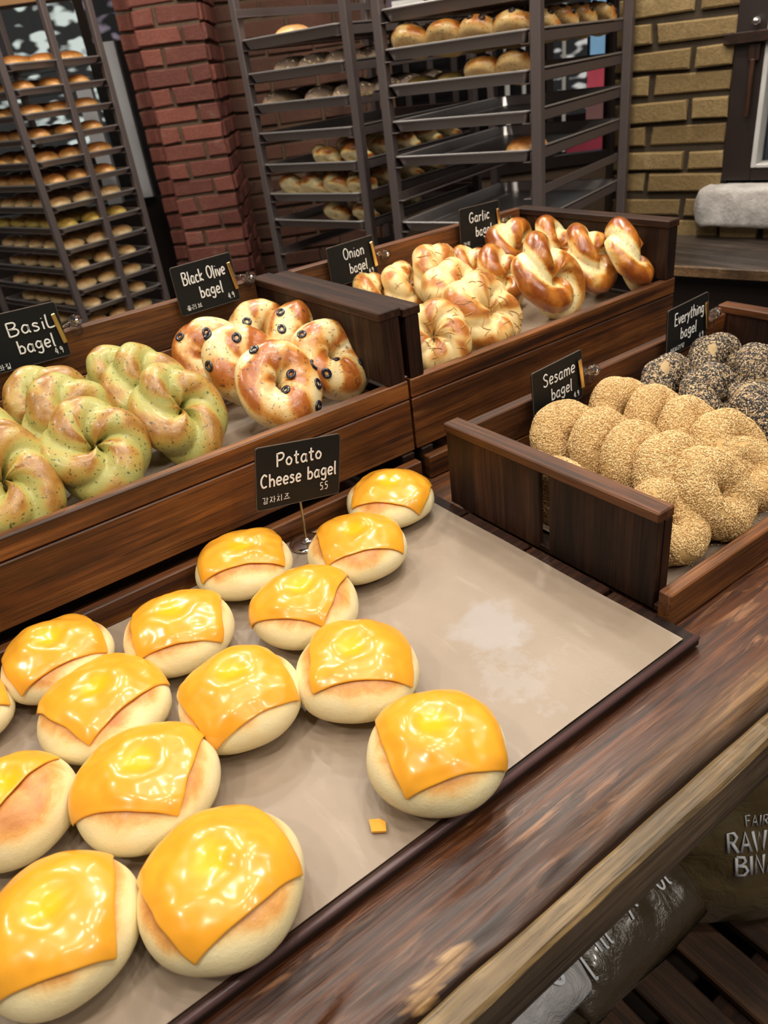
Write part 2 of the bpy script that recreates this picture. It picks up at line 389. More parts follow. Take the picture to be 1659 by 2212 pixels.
# red brick pillar and the recessed brown wall
cores = [([FP(-.655, 3.315, FLOOR), FP(-.425, 3.315, FLOOR), FP(-.425, 4.1, FLOOR), FP(-.655, 4.1, FLOOR)], CEIL - FLOOR, (0, 0, 1)),
         ([FP(-.735, 3.415, FLOOR), FP(-.65, 3.415, FLOOR), FP(-.65, 4.1, FLOOR), FP(-.735, 4.1, FLOOR)], CEIL - FLOOR, (0, 0, 1))]
o = brick_wall('red_brick_pillar', BR_RED, MO_RED, [
    (FP(0, 3.315, 0), RT, -FH, -.66, -.42, FLOOR, CEIL - .02), (FP(0, 3.415, 0), RT, -FH, -.74, -.672, FLOOR, CEIL - .02),
    (FP(-.655, 3.32, 0), FH, -RT, .01, .09, FLOOR, CEIL - .02), (FP(-.425, 3.32, 0), FH, RT, 0.01, .45, FLOOR, CEIL - .02)], .155, .052, .0125, 9, core=cores)
tag(o, kind='structure'); o.name = 'wall_pillar'
cores = [([FP(-.43, 3.80, FLOOR), FP(.30, 3.80, FLOOR), FP(.30, 4.0, FLOOR), FP(-.43, 4.0, FLOOR)], CEIL - FLOOR, (0, 0, 1)),
         ([FP(.30, 3.95, FLOOR), FP(1.40, 3.95, FLOOR), FP(1.40, 4.1, FLOOR), FP(.30, 4.1, FLOOR)], .86, (0, 0, 1))]
o = brick_wall('wall_back', BR_BROWN, MO_RED, [(FP(0, 3.80, 0), RT, -FH, -.425, .30, FLOOR, CEIL - .02)], .19, .055, .0125, 21, core=cores); tag(o, kind='structure')

# ------------------------------------------------------------------ window on the right wall : dark frame, stone sill, ledge
fr = MB()
def yb(mb, u0, u1, n0, n1, z0, z1, b=.002):   # box in wall coordinates (u along wall, n out of wall)
    M = Matrix(((YD.x, YN.x, 0, YP.x), (YD.y, YN.y, 0, YP.y), (0, 0, 1, 0), (0, 0, 0, 1)))
    return mb.box(u0, u1, n0, n1, z0, z1, b, M)
win = empty('window_1', None, None, (0, 0, 0)); win['kind'] = 'structure'
m = MB(); yb(m, -.065, .012, -.12, .012, .10, 1.2); yb(m, -1.1, -1.02, -.12, .012, .10, 1.2); yb(m, -1.02, -.065, -.12, .012, .10, .132); yb(m, -1.02, -.065, -.12, .012, 1.12, 1.2)
m.build('window_frame', DARK, win)
m = MB(); yb(m, -.078, -.065, -.05, .016, .132, 1.12); yb(m, -1.02, -.078, -.05, .016, .132, .142); m.build('window_beading', WHITEF, win)
m = MB(); yb(m, -1.02, -.07, -.04, -.036, .13, 1.12, 0); m.build('window_pane', simple('window_glass', (.9, .95, 1), .02, 0, Transmission_Weight=1.0, IOR=1.3), win)
m = MB(); yb(m, -1.1, .035, .012, .035, .432, .458); m.build('window_bar', W['dark_y'], win)
m = MB(); M = Matrix.Translation(YP + YD * -.040 + YN * .045 + Vector((0, 0, .478)))
m.lathe([(0, -.010), (.006, -.009), (.0105, -.004), (.0105, .003), (.006, .009), (0, .010)], 16, YP + YD * -.040 + YN * .03 + Vector((0, 0, .478))); m.build('window_knob', CHROME, win, True)
m = MB(); yb(m, -.056, -.028, .012, .026, .39, .43); yb(m, -.048, -.036, .022, .032, .26, .395); m.build('window_latch', W['dark_z'], win)
# what is behind that window: dim foliage-like reflections of a lit room -> a dark room with pale panel
m = MB(); yb(m, -1.6, .3, -.62, -.60, -.3, 1.5, 0); bk = m.build('wall_beyond_window', None or simple('dim_blue_wall', (.10, .12, .15), .7)); tag(bk, kind='structure'); bk.name = 'wall_outside'

def stone():
    n = NT('pale_rough_stone'); co = n.coords(); a = n.noise(co, 30, 6, .7); n.bump(a, .8, .008)
    return n.set(Base_Color=n.ramp(a, [(.3, (.38, .35, .33)), (.7, (.62, .59, .56))]), Roughness=.85)
m = MB()
Mw = Matrix(((YD.x, YN.x, 0, YP.x), (YD.y, YN.y, 0, YP.y), (0, 0, 1, 0), (0, 0, 0, 1)))
def sill_pt(i, j):
    u = .072 - 1.2 * i / 70; a = 2 * pi * j / 24
    e = min(1, (i / 2.0 + .35)) if i < 2 else 1
    cx, cz = .012, .037; y = cx + .062 * (abs(cos(a)) ** .28) * (1 if cos(a) > 0 else -1) * e; z = cz + .054 * (abs(sin(a)) ** .28) * (1 if sin(a) > 0 else -1) * e
    k = nz(u * 25, y * 25, z * 25) * .006
    return Mw @ Vector((u, y + k, z + k * .8))
m.grid(71, 25, sill_pt); sp = [sill_pt(0, j) for j in range(24)]; m.add(sp, [tuple(range(24))])
m.build('stone_sill', stone(), win, True)

led = empty('wall_ledge', 'dark wooden ledge running along the yellow brick wall below the window', 'ledge', (0, 0, 0))
m = MB(); yb(m, -1.6, .20, .0, .345, -.075, -.052, .003); m.build('ledge_top', W['ledge'], led)
m = MB(); yb(m, -1.6, .20, .345, .357, -.078, -.051, .002); m.build('ledge_lip', W['ledge_edge'], led)
m = MB(); yb(m, -1.6, .20, .0, .30, FLOOR + .001, -.0755, .003); m.build('ledge_dark_block', DARK, led)  # plain dark block filling the space below the ledge

# ------------------------------------------------------------------ shop windows at the back, with the lit street beyond
def fb(mb, s0, s1, d0, d1, z0, z1, b=.002):
    M = Matrix(((RT.x, FH.x, 0, 0), (RT.y, FH.y, 0, 0), (0, 0, 1, 0), (0, 0, 0, 1)))
    return mb.box(s0, s1, d0, d1, z0, z1, b, M)
def emis(name, col, st):
    n = NT(name); co = n.coords(); a = n.noise(co, 6, 3)
    if 'shopfront' in name: col = n.mix(n.ramp(n.noise(n.coords((3, 3, 6)), 3.0, 1), [(.52, 0.0), (.64, 1.0)]), (.03, .03, .03), col)
    else: col = n.mix(a, tuple(c * .5 for c in col), col)
    return n.set(Base_Color=(.02, .02, .02), Emission_Color=col, Emission_Strength=st)
w2 = empty('window_2', None, None); w2['kind'] = 'structure'
m = MB(); fb(m, 1.315, 1.43, 3.90, 4.02, FLOOR, CEIL); fb(m, .30, 1.32, 3.93, 4.0, -.04, .012); fb(m, 1.02, 1.05, 3.93, 3.99, .012, CEIL)
for s in (.36, .47, .58): fb(m, s, s + .03, 3.94, 3.98, .012, CEIL)
m.build('window_frame', DARK, w2)
m = MB(); fb(m, .395, .82, 3.88, 3.93, .655, .685); fb(m, .79, .825, 3.88, 3.93, .655, 1.1); fb(m, .82, .84, 3.9, 3.93, .03, .64); fb(m, .90, .915, 3.9, 3.93, .03, .64); fb(m, 1.085, 1.10, 3.9, 3.92, .03, 1.0); m.build('window_mullion', WHITEF, w2)
m = MB(); fb(m, .30, 1.32, 3.955, 3.96, .012, CEIL, 0); m.build('window_pane', simple('shop_glass', (1, 1, 1), .02, 0, Transmission_Weight=1.0, IOR=1.2), w2)
w3 = empty('window_3', None, None); w3['kind'] = 'structure'
m = MB(); fb(m, -2.2, -.735, 4.05, 4.15, FLOOR, .06); fb(m, -2.2, -.735, 4.05, 4.15, 1.3, CEIL); m.build('window_frame', DARK, w3)
m = MB(); fb(m, -.985, -.905, 4.0, 4.05, .07, .72); fb(m, -1.13, -1.06, 4.0, 4.05, .06, .60); m.build('window_mullion', simple('pale_column_paint', (.62, .62, .64), .5), w3)
m = MB(); fb(m, -2.2, -.735, 4.09, 4.095, .06, 1.3, 0); m.build('window_pane', simple('shop_glass_b', (1, 1, 1), .02, 0, Transmission_Weight=1.0, IOR=1.2), w3)

def panel(name, label, cat, s0, s1, d, z0, z1, col, st):
    m = MB(); fb(m, s0, s1, d, d + .03, z0, z1, .004); o = m.build(name, emis(name + '_light', col, st)); return tag(o, label, cat)  # glowing panels added in place of the bright street patches outside
panel('lit_orange_panel', 'glowing orange panel beyond the window at the top left', 'sign', -2.1, -.80, 5.2, 1.02, 1.6, (1, .50, .20), .9)
panel('lit_shopfront', 'bright white shopfront seen through the left bread rack', 'shopfront', -2.2, -1.30, 5.0, .25, .98, (.85, .95, .88), 1.3)
panel('lit_shopfront', 'pale lilac lit panel beyond the window beside the red brick pillar', 'shopfront', -1.27, -.80, 5.1, .78, 1.0, (.62, .50, .62), .55)
panel('lit_blue_panel', 'light blue glowing panel beyond the right rack', 'lit_panel', 1.62, 1.85, 5.2, .345, 1.3, (.36, .66, .95), 1.0)
panel('cream_shopfront_board', 'cream glowing panel beside the blue one beyond the right rack', 'sign', 1.36, 1.615, 5.21, .53, 1.3, (1, .90, .66), .8)
panel('white_shopfront', 'dim shopfront with white patches left of the blue panel beyond the right rack', 'shopfront', 1.36, 1.60, 5.22, .08, .52, (.95, .93, .88), 1.0)
panel('red_banner', 'bright red lit banner under the blue panel beyond the right rack', 'banner', 1.605, 1.85, 5.2, .17, .335, (.95, .13, .17), .7)
panel('brown_panel', 'dim brownish pink panel between the two red ones beyond the right rack', 'banner', 1.605, 1.85, 5.21, .035, .165, (.42, .20, .17), .6)
panel('muted_red_panel', 'muted red panel lowest beyond the right rack', 'banner', 1.48, 1.85, 5.2, -.14, .03, (.55, .07, .10), .6)
# dark dividers of the street scene
dn = MB(); fb(dn, -3.2, 3.0, 5.6, 5.65, FLOOR, CEIL, 0); o = dn.build('wall_street', simple('dim_street', (.05, .045, .045), .8)); tag(o, kind='structure')
sb = empty('purple_signboard', 'dark purple signboard with a white strip behind the right rack, at the top', 'sign', (0, 0, 0))
m = MB(); fb(m, .30, .74, 3.80, 3.83, .672, .86, .002); m.build('board', simple('purple_board', (.10, .065, .09), .5), sb)

# ------------------------------------------------------------------ stroke lettering
G = {
'B': (.62, [[(0, 0), (0, 1)], [(0, 1), (.4, .97), (.48, .76), (.3, .56), (0, .53)], [(0, .53), (.45, .48), (.56, .26), (.4, .04), (0, 0)]]),
'P': (.6, [[(.05, 0), (.05, 1)], [(.0, .95), (.4, 1), (.55, .78), (.4, .52), (.05, .46)]]),
'O': (.7, [[(.32, 1), (.08, .8), (.04, .4), (.2, .05), (.45, .05), (.64, .4), (.58, .8), (.32, 1)]]),
'C': (.6, [[(.52, .85), (.3, 1), (.08, .75), (.03, .4), (.2, .05), (.5, .12)]]),
'G': (.68, [[(.55, .85), (.35, 1), (.1, .8), (.03, .4), (.2, .05), (.5, .08), (.58, .42), (.34, .44)]]),
'S': (.6, [[(.5, .86), (.28, 1), (.06, .8), (.2, .56), (.45, .4), (.46, .12), (.22, 0), (.02, .14)]]),
'E': (.55, [[(.04, 0), (.04, 1)], [(.04, 1), (.48, 1)], [(.04, .52), (.4, .52)], [(.04, 0), (.5, 0)]]),
'L': (.55, [[(.05, 1), (.05, .03), (.5, .03)]]),
'a': (.52, [[(.42, .5), (.2, .6), (.03, .3), (.15, .02), (.38, .14), (.42, .5)], [(.42, .6), (.42, .1), (.5, 0)]]),
'b': (.5, [[(.05, 1), (.05, 0)], [(.05, .4), (.25, .58), (.44, .35), (.35, .05), (.05, .03)]]),
'c': (.45, [[(.4, .5), (.2, .6), (.03, .3), (.15, .02), (.4, .08)]]),
'e': (.48, [[(.05, .3), (.42, .34), (.35, .56), (.15, .58), (.03, .3), (.15, .02), (.42, .08)]]),
'g': (.52, [[(.42, .5), (.2, .6), (.03, .35), (.15, .1), (.38, .2), (.42, .5)], [(.42, .6), (.43, -.15), (.25, -.32), (.05, -.2)]]),
'h': (.5, [[(.05, 1), (.05, 0)], [(.05, .4), (.25, .58), (.42, .4), (.42, 0)]]),
'i': (.2, [[(.1, .58), (.1, 0)], [(.1, .8), (.1, .84)]]),
'k': (.48, [[(.05, 1), (.05, 0)], [(.42, .6), (.06, .28), (.44, 0)]]),
'l': (.2, [[(.08, 1), (.08, .05), (.16, 0)]]),
'm': (.75, [[(.05, .6), (.05, 0)], [(.05, .4), (.2, .58), (.35, .4), (.35, 0)], [(.35, .4), (.52, .58), (.66, .4), (.66, 0)]]),
'n': (.5, [[(.05, .6), (.05, 0)], [(.05, .4), (.25, .58), (.42, .4), (.42, 0)]]),
'o': (.5, [[(.22, .6), (.03, .35), (.12, .05), (.34, .05), (.43, .35), (.22, .6)]]),
'r': (.38, [[(.06, .6), (.06, 0)], [(.06, .38), (.2, .56), (.36, .52)]]),
's': (.42, [[(.36, .52), (.16, .6), (.06, .45), (.3, .28), (.34, .1), (.15, 0), (.02, .08)]]),
't': (.42, [[(.18, .95), (.18, .08), (.35, .04)], [(0, .62), (.38, .64)]]),
'v': (.45, [[(.02, .6), (.2, 0), (.42, .6)]]),
'y': (.45, [[(.03, .6), (.22, .15)], [(.42, .62), (.1, -.3)]]),
'4': (.5, [[(.3, 1), (.03, .35), (.48, .35)], [(.36, .75), (.34, 0)]]),
'9': (.46, [[(.4, .75), (.2, 1), (.03, .75), (.2, .5), (.4, .75), (.36, 0)]]),
'5': (.46, [[(.42, 1), (.08, 1), (.06, .58), (.3, .6), (.42, .32), (.25, .02), (.02, .08)]]),
'3': (.46, [[(.05, .9), (.3, 1), (.38, .78), (.15, .55), (.4, .35), (.3, .02), (.02, .06)]]),
'.': (.18, [[(.06, .03), (.09, .0)]]),
'R': (.58, [[(.05, 0), (.05, 1), (.35, 1), (.5, .78), (.38, .52), (.05, .5)], [(.25, .5), (.52, 0)]]),
'A': (.58, [[(.0, 0), (.26, 1), (.52, 0)], [(.1, .35), (.42, .35)]]),
'W': (.78, [[(.0, 1), (.16, 0), (.35, .9), (.54, 0), (.7, 1)]]),
'I': (.18, [[(.06, 0), (.06, 1)]]),
'N': (.58, [[(.04, 0), (.04, 1), (.48, 0), (.48, 1)]]),
'D': (.58, [[(.05, 0), (.05, 1), (.32, .95), (.5, .7), (.5, .3), (.32, .05), (.05, 0)]]),
'F': (.5, [[(.05, 0), (.05, 1), (.46, 1)], [(.05, .54), (.38, .54)]]),
'T': (.55, [[(.25, 0), (.25, 1)], [(0, 1), (.5, 1)]]),
' ': (.35, []),
}
J = {  # jamo strokes in a unit box
'g': [[(.1, .9), (.85, .9), (.7, .1)]], 'm': [[(.1, .1), (.1, .9), (.9, .9), (.9, .1), (.1, .1)]], 'j': [[(.1, .9), (.9, .9), (.1, .1)], [(.5, .5), (.9, .1)]],
'c': [[(.4, 1.1), (.6, 1.1)], [(.1, .8), (.9, .8), (.1, .05)], [(.5, .42), (.9, .05)]], 'b': [[(.1, .9), (.1, .1), (.9, .1), (.9, .9)], [(.1, .5), (.9, .5)]],
'o': [[(.5, .9), (.15, .6), (.3, .15), (.7, .15), (.85, .6), (.5, .9)]], 'r': [[(.1, .9), (.9, .9), (.9, .5), (.1, .5), (.1, .1), (.9, .1)]],
'd': [[(.45, .9), (.1, .9), (.1, .1), (.45, .1)], [(.9, .9), (.6, .9), (.6, .1), (.9, .1)]], 'G': [[(.05, .9), (.42, .9), (.3, .1)], [(.55, .9), (.95, .9), (.85, .1)]],
'a': [[(.4, 1), (.4, 0)], [(.4, .5), (.9, .5)]], 'I': [[(.5, 1), (.5, 0)]], 'E': [[(.35, .9), (.35, .1)], [(0, .5), (.35, .5)], [(.8, 1), (.8, 0)]],
'A': [[(.3, .9), (.3, .1)], [(.3, .5), (.75, .5)], [(.8, 1), (.8, 0)]], 'U': [[(0, .5), (1, .5)]], 'O': [[(0, .2), (1, .2)], [(.5, .2), (.5, .9)]]}
def syl(s):   # initial, vowel, optional final -> strokes in the unit box
    out = []; fin = len(s) > 2; lo = .42 if fin else 0
    def put(k, x0, x1, y0, y1):
        for st in J[k]: out.append([(x0 + (x1 - x0) * a, y0 + (y1 - y0) * b) for a, b in st])
    if s[1] in 'aIEA': put(s[0], 0, .5, lo, 1); put(s[1], .58, .98, lo, 1)
    else: put(s[0], .15, .85, lo + .3 * (1 - lo), 1); put(s[1], .0, 1, lo, lo + .3 * (1 - lo))
    if fin: put(s[2], .15, .85, 0, .34)
    return out
def smooth_poly(p, n=4):
    if len(p) < 3: return p
    out = []
    for i in range(len(p) - 1):
        a = p[max(i - 1, 0)]; b = p[i]; c = p[i + 1]; d = p[min(i + 2, len(p) - 1)]
        for k in range(n):
            t = k / n
            out.append(tuple(.5 * (2 * b[j] + (c[j] - a[j]) * t + (2 * a[j] - 5 * b[j] + 4 * c[j] - d[j]) * t * t + (3 * b[j] - a[j] - 3 * c[j] + d[j]) * t ** 3) for j in (0, 1)))
    return out + [p[-1]]
def text_w(t): return sum(G[c][0] + .12 for c in t) - .12
def letters(mb, t, x, y, h, fn, nrm, r, cx=True, wid=1.0, wob=0, track=.12, sharp=False):
    """adds text strokes; fn(u,v) maps plane coordinates to 3D"""
    W_ = (sum(G[c][0] + track for c in t) - track) * h * wid
    u = x - (W_ / 2 if cx else 0)
    for i, c in enumerate(t):
        gw, sts = G[c]; dy = (nz(i * 3.1 + x * 50, y * 50, wob) * .07 * h if wob else 0)
        for st in sts:
            p = [(u + a * h * wid, y + b * h + dy) for a, b in (st if sharp else smooth_poly(st))]
            mb.tube([fn(*q) for q in p], r, 6, .35, nrm(p[0]) if callable(nrm) else nrm)
        u += (gw + track) * h * wid
def korean(mb, sy, x, y, h, fn, nrm, r):
    for i, s in enumerate(sy):
        for st in syl(s): mb.tube([fn(x + (i * 1.15 + a) * h, y + b * h) for a, b in st], r, 5, .35, nrm)

m = MB(); fb(m, .325, .46, 3.796, 3.800, .690, .712, .001); m.build('white_strip', CHALK, sb)
# ------------------------------------------------------------------ the display table
tb = empty('display_table', 'long dark wooden bakery table with a rough live front edge', 'table', (0, 0, FLOOR))
TZ = -.016; TX0, TX1 = -.75, 1.30
m = MB()
def slab_pt(i, j):
    x = TX0 + (TX1 - TX0) * i / 260; t = j / 46
    prof = [(.46, 0), (.30, 0), (.252, -.0005), (.236, -.0035), (.225, -.010), (.2185, -.019), (.218, -.045), (.24, -.055), (.46, -.055)]
    seg = t * (len(prof) - 1)
    # finer near the rounded edge
    ts = [0, .18, .48, .62, .74, .82, .88, .94, 1]
    k = 0
    while k < len(ts) - 2 and t > ts[k + 1]: k += 1
    a = (t - ts[k]) / (ts[k + 1] - ts[k]); y = prof[k][0] * (1 - a) + prof[k + 1][0] * a; z = prof[k][1] * (1 - a) + prof[k + 1][1] * a
    rough = sstep(.46, .10, x) * .75 + .25
    if y < .30 and t < .9:
        q = sstep(.300, .235, y)
        z += q * (rough * (.0045 * nz(x * 9, y * 60, 1) + .002 * nz(x * 30, y * 160, 7)) - .002 * q)
        y += (1 - min(1, t * 1.15)) * 0 + q * .006 * nz(x * 7, 3, 5) * rough
        if t < .86: z -= .010 * sstep(.62, .92, nz(x * 11, y * 40, 12) * .5 + .5) * q * rough
    return Vector((x, y, TZ - .001 + z))
m.grid(261, 47, slab_pt)
cols = []
for v in m.v:
    x, y, z = v; fr_ = sstep(.262, .236, y) if y < .3 else 0
    right = sstep(.22, .5, x)
    tan = fr_ * right * sstep(.2165, .228, y) * .75
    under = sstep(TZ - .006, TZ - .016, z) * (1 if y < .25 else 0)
    edge_dark = max(under * .9, fr_ * (1 - right) * (.30 + .7 * sstep(.05, .3, nz(x * 14, y * 110, 3))) * .8)  # darker below the rounded edge, bark-like dark patches at the left
    chip = sstep(-.05, .15, nz(x * 60 + 4, y * 300, 2) + .9 - ((x - .135) / .035) ** 2 - ((y - .232 - .15 * (x - .135)) / .006) ** 2) * (1 - right)
    cols.append((min(1, tan), min(1, edge_dark) * (1 - chip), chip))
me = m.mesh('slab', W['slab'], True, recalc=False); set_attr(me, 'edge', cols)
bm = bmesh.new(); bm.from_mesh(me); bmesh.ops.recalc_face_normals(bm, faces=bm.faces); bm.to_mesh(me); bm.free()
o = link(bpy.data.objects.new('tabletop_slab', me), tb); o.location = (0, 0, -FLOOR)
tag(o, 'dark front slab with a worn edge')
k = 0
for y0, y1 in ((.461, .62), (.622, .80), (.802, .98), (.982, 1.17)):
    m = MB().box(TX0, TX1, y0, y1, TZ - .05, TZ - .001, .002); o = m.build('tabletop_board', W['crate_x'], tb); o.location = (0, 0, -FLOOR)
# lower front plank with a rough sawn pale top edge
m = MB()
def plank_pt(i, j):
    x = TX0 + (TX1 - TX0) * i / 200; prof = [(.2175, -.060), (.2165, -.012), (.214, -.0095), (.206, -.0095), (.1995, -.010), (.1965, -.013), (.195, -.05), (.196, -.060), (.2175, -.060)]
    y, z = prof[j]
    if 1 <= j <= 5: z += .0012 * nz(x * 30, j * .4, 4) + .0006 * nz(x * 120, j, 4); y += .0010 * nz(x * 14, 1, j * .3)
    return Vector((x, y, z + TZ + .006))
m.grid(201, 6, plank_pt); o = m.build('front_plank', [wood('mustard_worn_board', (.10, .055, .02), (.21, .13, .05), (.36, .25, .11), 'x', .45, .5, (.5, .38, .2))], tb); o.location = (0, 0, -FLOOR); tag(o, 'pale worn top edge plank')
m = MB(); m.grid(201, 4, lambda i, j: plank_pt(i, j + 5)); o = m.build('front_fascia', wood('fascia_board', (.08, .053, .035), (.16, .11, .07), (.24, .17, .11), 'x', .45), tb); o.location = (0, 0, -FLOOR)
for x in (-.6, 1.18):
    for y in (.30, 1.08):
        m = MB().box(x - .04, x + .04, y - .04, y + .04, FLOOR + .001, TZ - .055, .004); o = m.build('leg', W['dark_z'], tb); o.location = (0, 0, -FLOOR)
m = MB().box(TX0 + .03, TX1 - .03, 1.10, 1.13, FLOOR + .001, TZ - .056, .003); o = m.build('back_panel', W['dark_x'], tb); o.location = (0, 0, -FLOOR)

# pallet under the table
pz = -.75
pal = empty('pallet', 'brown slatted wooden pallet on the floor under the table', 'pallet', (0, 0, FLOOR))
PX = [.452 + .0985 * k for k in range(-6, 6)]
for x in PX:
    m = MB().box(x, x + .072, .196, .98, pz - .02, pz, .003); o = m.build('slat', W['pallet_y'], pal); o.location = (0, 0, -FLOOR)
for y in (.20, .55, .9):
    m = MB().box(PX[0], PX[-1] + .072, y, y + .07, FLOOR + .001, pz - .021, .003); o = m.build('bearer', W['dark_x'], pal); o.location = (0, 0, -FLOOR)

# ------------------------------------------------------------------ bread crates
def crate(label, loc, wid, dep, rail_z, end_z, floor_z, boards, end_l=True, end_r=True, back_z=None, endth=.035, cap=True, rail_th=.014, slot=None, front_in=0.0, plankdark='crate_x', cap_th=.012, leg_l=None):
    c = empty('bread_crate', label, 'crate', loc)
    for (z0, z1) in boards: MB().box(0, wid, 0, rail_th, z0, z1, .0015).build('front_board', W[plankdark], c)
    MB().box(rail_th * 0 + endth * .2, wid - endth * .2, rail_th + .001, dep - .016, floor_z - .010, floor_z - .002, .001).build('base_board', W['dark_x'], c)
    for xa in ([0] if end_l else []) + ([wid - endth] if end_r else []):
        y0 = front_in if front_in else .0
        if slot:
            ys, wd = slot
            MB().box(xa + .003, xa + .011, y0, ys, slot_z0, end_z - cap_th, .0012).build('end_board', W['dark_z'], c)
            MB().box(xa + .003, xa + .011, ys + wd, dep, slot_z0, end_z - cap_th, .0012).build('end_board', W['dark_z'], c)
            MB().box(xa, xa + endth, y0 - .001, dep, end_z - cap_th, end_z, .0015).build('end_cap', W['crate_y'], c)
            MB().box(xa + .0115, xa + endth - .001, y0 - .0008, y0 + .022, slot_z0, end_z - cap_th, .001).build('corner_post', W['dark_z'], c)
        else:
            MB().box(xa + .003, xa + endth - .003, y0 + .001, dep, rail_z + .0005 if not front_in else 0, end_z - cap_th, .0012).build('end_board', W['dark_z'], c)
            MB().box(xa, xa + endth, y0, dep, end_z - cap_th, end_z, .0015).build('end_cap', W['dark_y'], c)
    bz = back_z if back_z else end_z
    MB().box(endth if end_l else 0, wid - (endth if end_r else 0), dep - .016, dep, floor_z - .012, (bz + floor_z) / 2 - .001, .0015).build('back_board', W['crate_x'], c)
    MB().box(endth if end_l else 0, wid - (endth if end_r else 0), dep - .016, dep, (bz + floor_z) / 2, bz, .0015).build('back_board', W['crate_x'], c)
    return c
slot_z0 = 0.0
# crate of basil and olive bagels, crate of onion and garlic bagels; z relative to crate base z=.028
c1 = crate('long dark crate holding the green basil and black olive bagels', (-.28, .775, .028), .832, .352, .104, .204, .072, [(0, .076), (.0775, .104)], end_l=True)
c2 = crate('dark crate holding the onion and garlic bagels', (.556, .775, .028), .571, .352, .104, .200, .072, [(0, .076), (.0775, .104)], endth=.028)
for c, wd in ((c1, .832), (c2, .571)):
    pm = MB()
    def pp(i, j, wd=wd): return Vector((.036 + (wd - .072) * i / 24, .016 + .318 * j / 12, .0722 + .0010 * nz(i * .5, j * .6, wd) + .0008))
    pm.grid(25, 13, pp); o = pm.build('liner_paper', PAPER, c, True)
# riser crates beneath them
for lab, x0, wd in (('low dark riser crate under the basil and olive bagel crate', -.28, .828), ('low dark riser crate under the onion and garlic bagel crate', .562, .565)):
    r = empty('riser_crate', lab, 'crate', (x0, .757, TZ))
    MB().box(0, wd, 0, .014, .0, .034, .0015).build('front_board', W['crate_x'], r)
    MB().box(0, .02, .015, .345, .0, .043, .001).build('end_board', W['dark_y'], r)
    MB().box(wd - .02, wd, .015, .345, .0, .043, .001).build('end_board', W['dark_y'], r)
    MB().box(.021, wd - .021, .331, .345, .0, .043, .001).build('back_board', W['dark_x'], r)
# right crate of sesame / everything bagels
slot_z0 = .012
c3 = crate('brown crate on the right holding sesame and everything bagels', (.523, .335, TZ + .0005), .592, .335, .040, .127, .020, [(0, .042)], front_in=.022, endth=.024, slot=(.163, .015), back_z=.116, rail_th=.015)
pm = MB()
def pp(i, j): return Vector((.025 + .542 * i / 24, .016 + .300 * j / 12, .0225 + .0012 * nz(i * .5, j * .6, 3)))
pm.grid(25, 13, pp); pm.build('liner_paper', PAPER, c3, True)

# wooden tray with the cheese buns: boards along X under one paper
tr = empty('display_tray', 'wide flat wooden tray under the brown paper with cheese buns', 'tray', (.2, .30, TZ))
for y0, y1 in ((.301, .405), (.409, .522), (.526, .633), (.637, .748)):
    MB().box(-.42, .3255, y0 - .30, y1 - .30, .0005, .0125, .0035 if y0 < .31 else .002).build('board', W['dark_x'], tr)
m = MB().tube([(-.42, .003, .0125), (.322, .003, .0125)], .0031, 10); m.build('front_lip', simple('purple_sheen_brown_lip', (.085, .045, .045), .38), tr, True)  # purple sheen along the front edge is put into the lip colour
pm = MB()
def pp(i, j):
    x = -.20 + .708 * i / 90; y = .309 + .434 * j / 56
    return Vector((x, y, -.0018 + .0009 * nz(x * 9, y * 9, 0) + .0005 * nz(x * 30, y * 22, 5)))
pm.grid(91, 57, pp); o = pm.build('parchment_sheet', PAPER, None, True); tag(o, 'tan baking paper sheet lying on the flat tray under the cheese buns', 'paper')

# ------------------------------------------------------------------ cheese buns
def bun_fn(R, H, ra, yaw, seed, dimp=1.0):
    zc = .42 * H
    def surf(az, t):
        st = sin(t) if t < pi else 0
        rr = R * abs(st) ** .85; ct = abs(cos(t))
        z = zc + (H - zc) * ct ** .9 if t < pi / 2 else zc * (1 - ct ** .9)
        lump = 1 + .045 * nz(cos(az) * 1.3 + seed, sin(az) * 1.3, z * 20)
        rr *= lump
        if t < pi / 2:
            s = rr
            z += dimp * (.0014 * math.exp(-((s - .022) / .010) ** 2) - .0065 * math.exp(-(s / .0120) ** 2)) + .0012 * nz(cos(az) * s * 60 + seed, sin(az) * s * 60, 2) * sstep(0, .02, s)
        x = rr * cos(az) * ra; y = rr * sin(az) / ra; c, s_ = cos(yaw), sin(yaw)
        return Vector((c * x - s_ * y, s_ * x + c * y, z))
    return surf
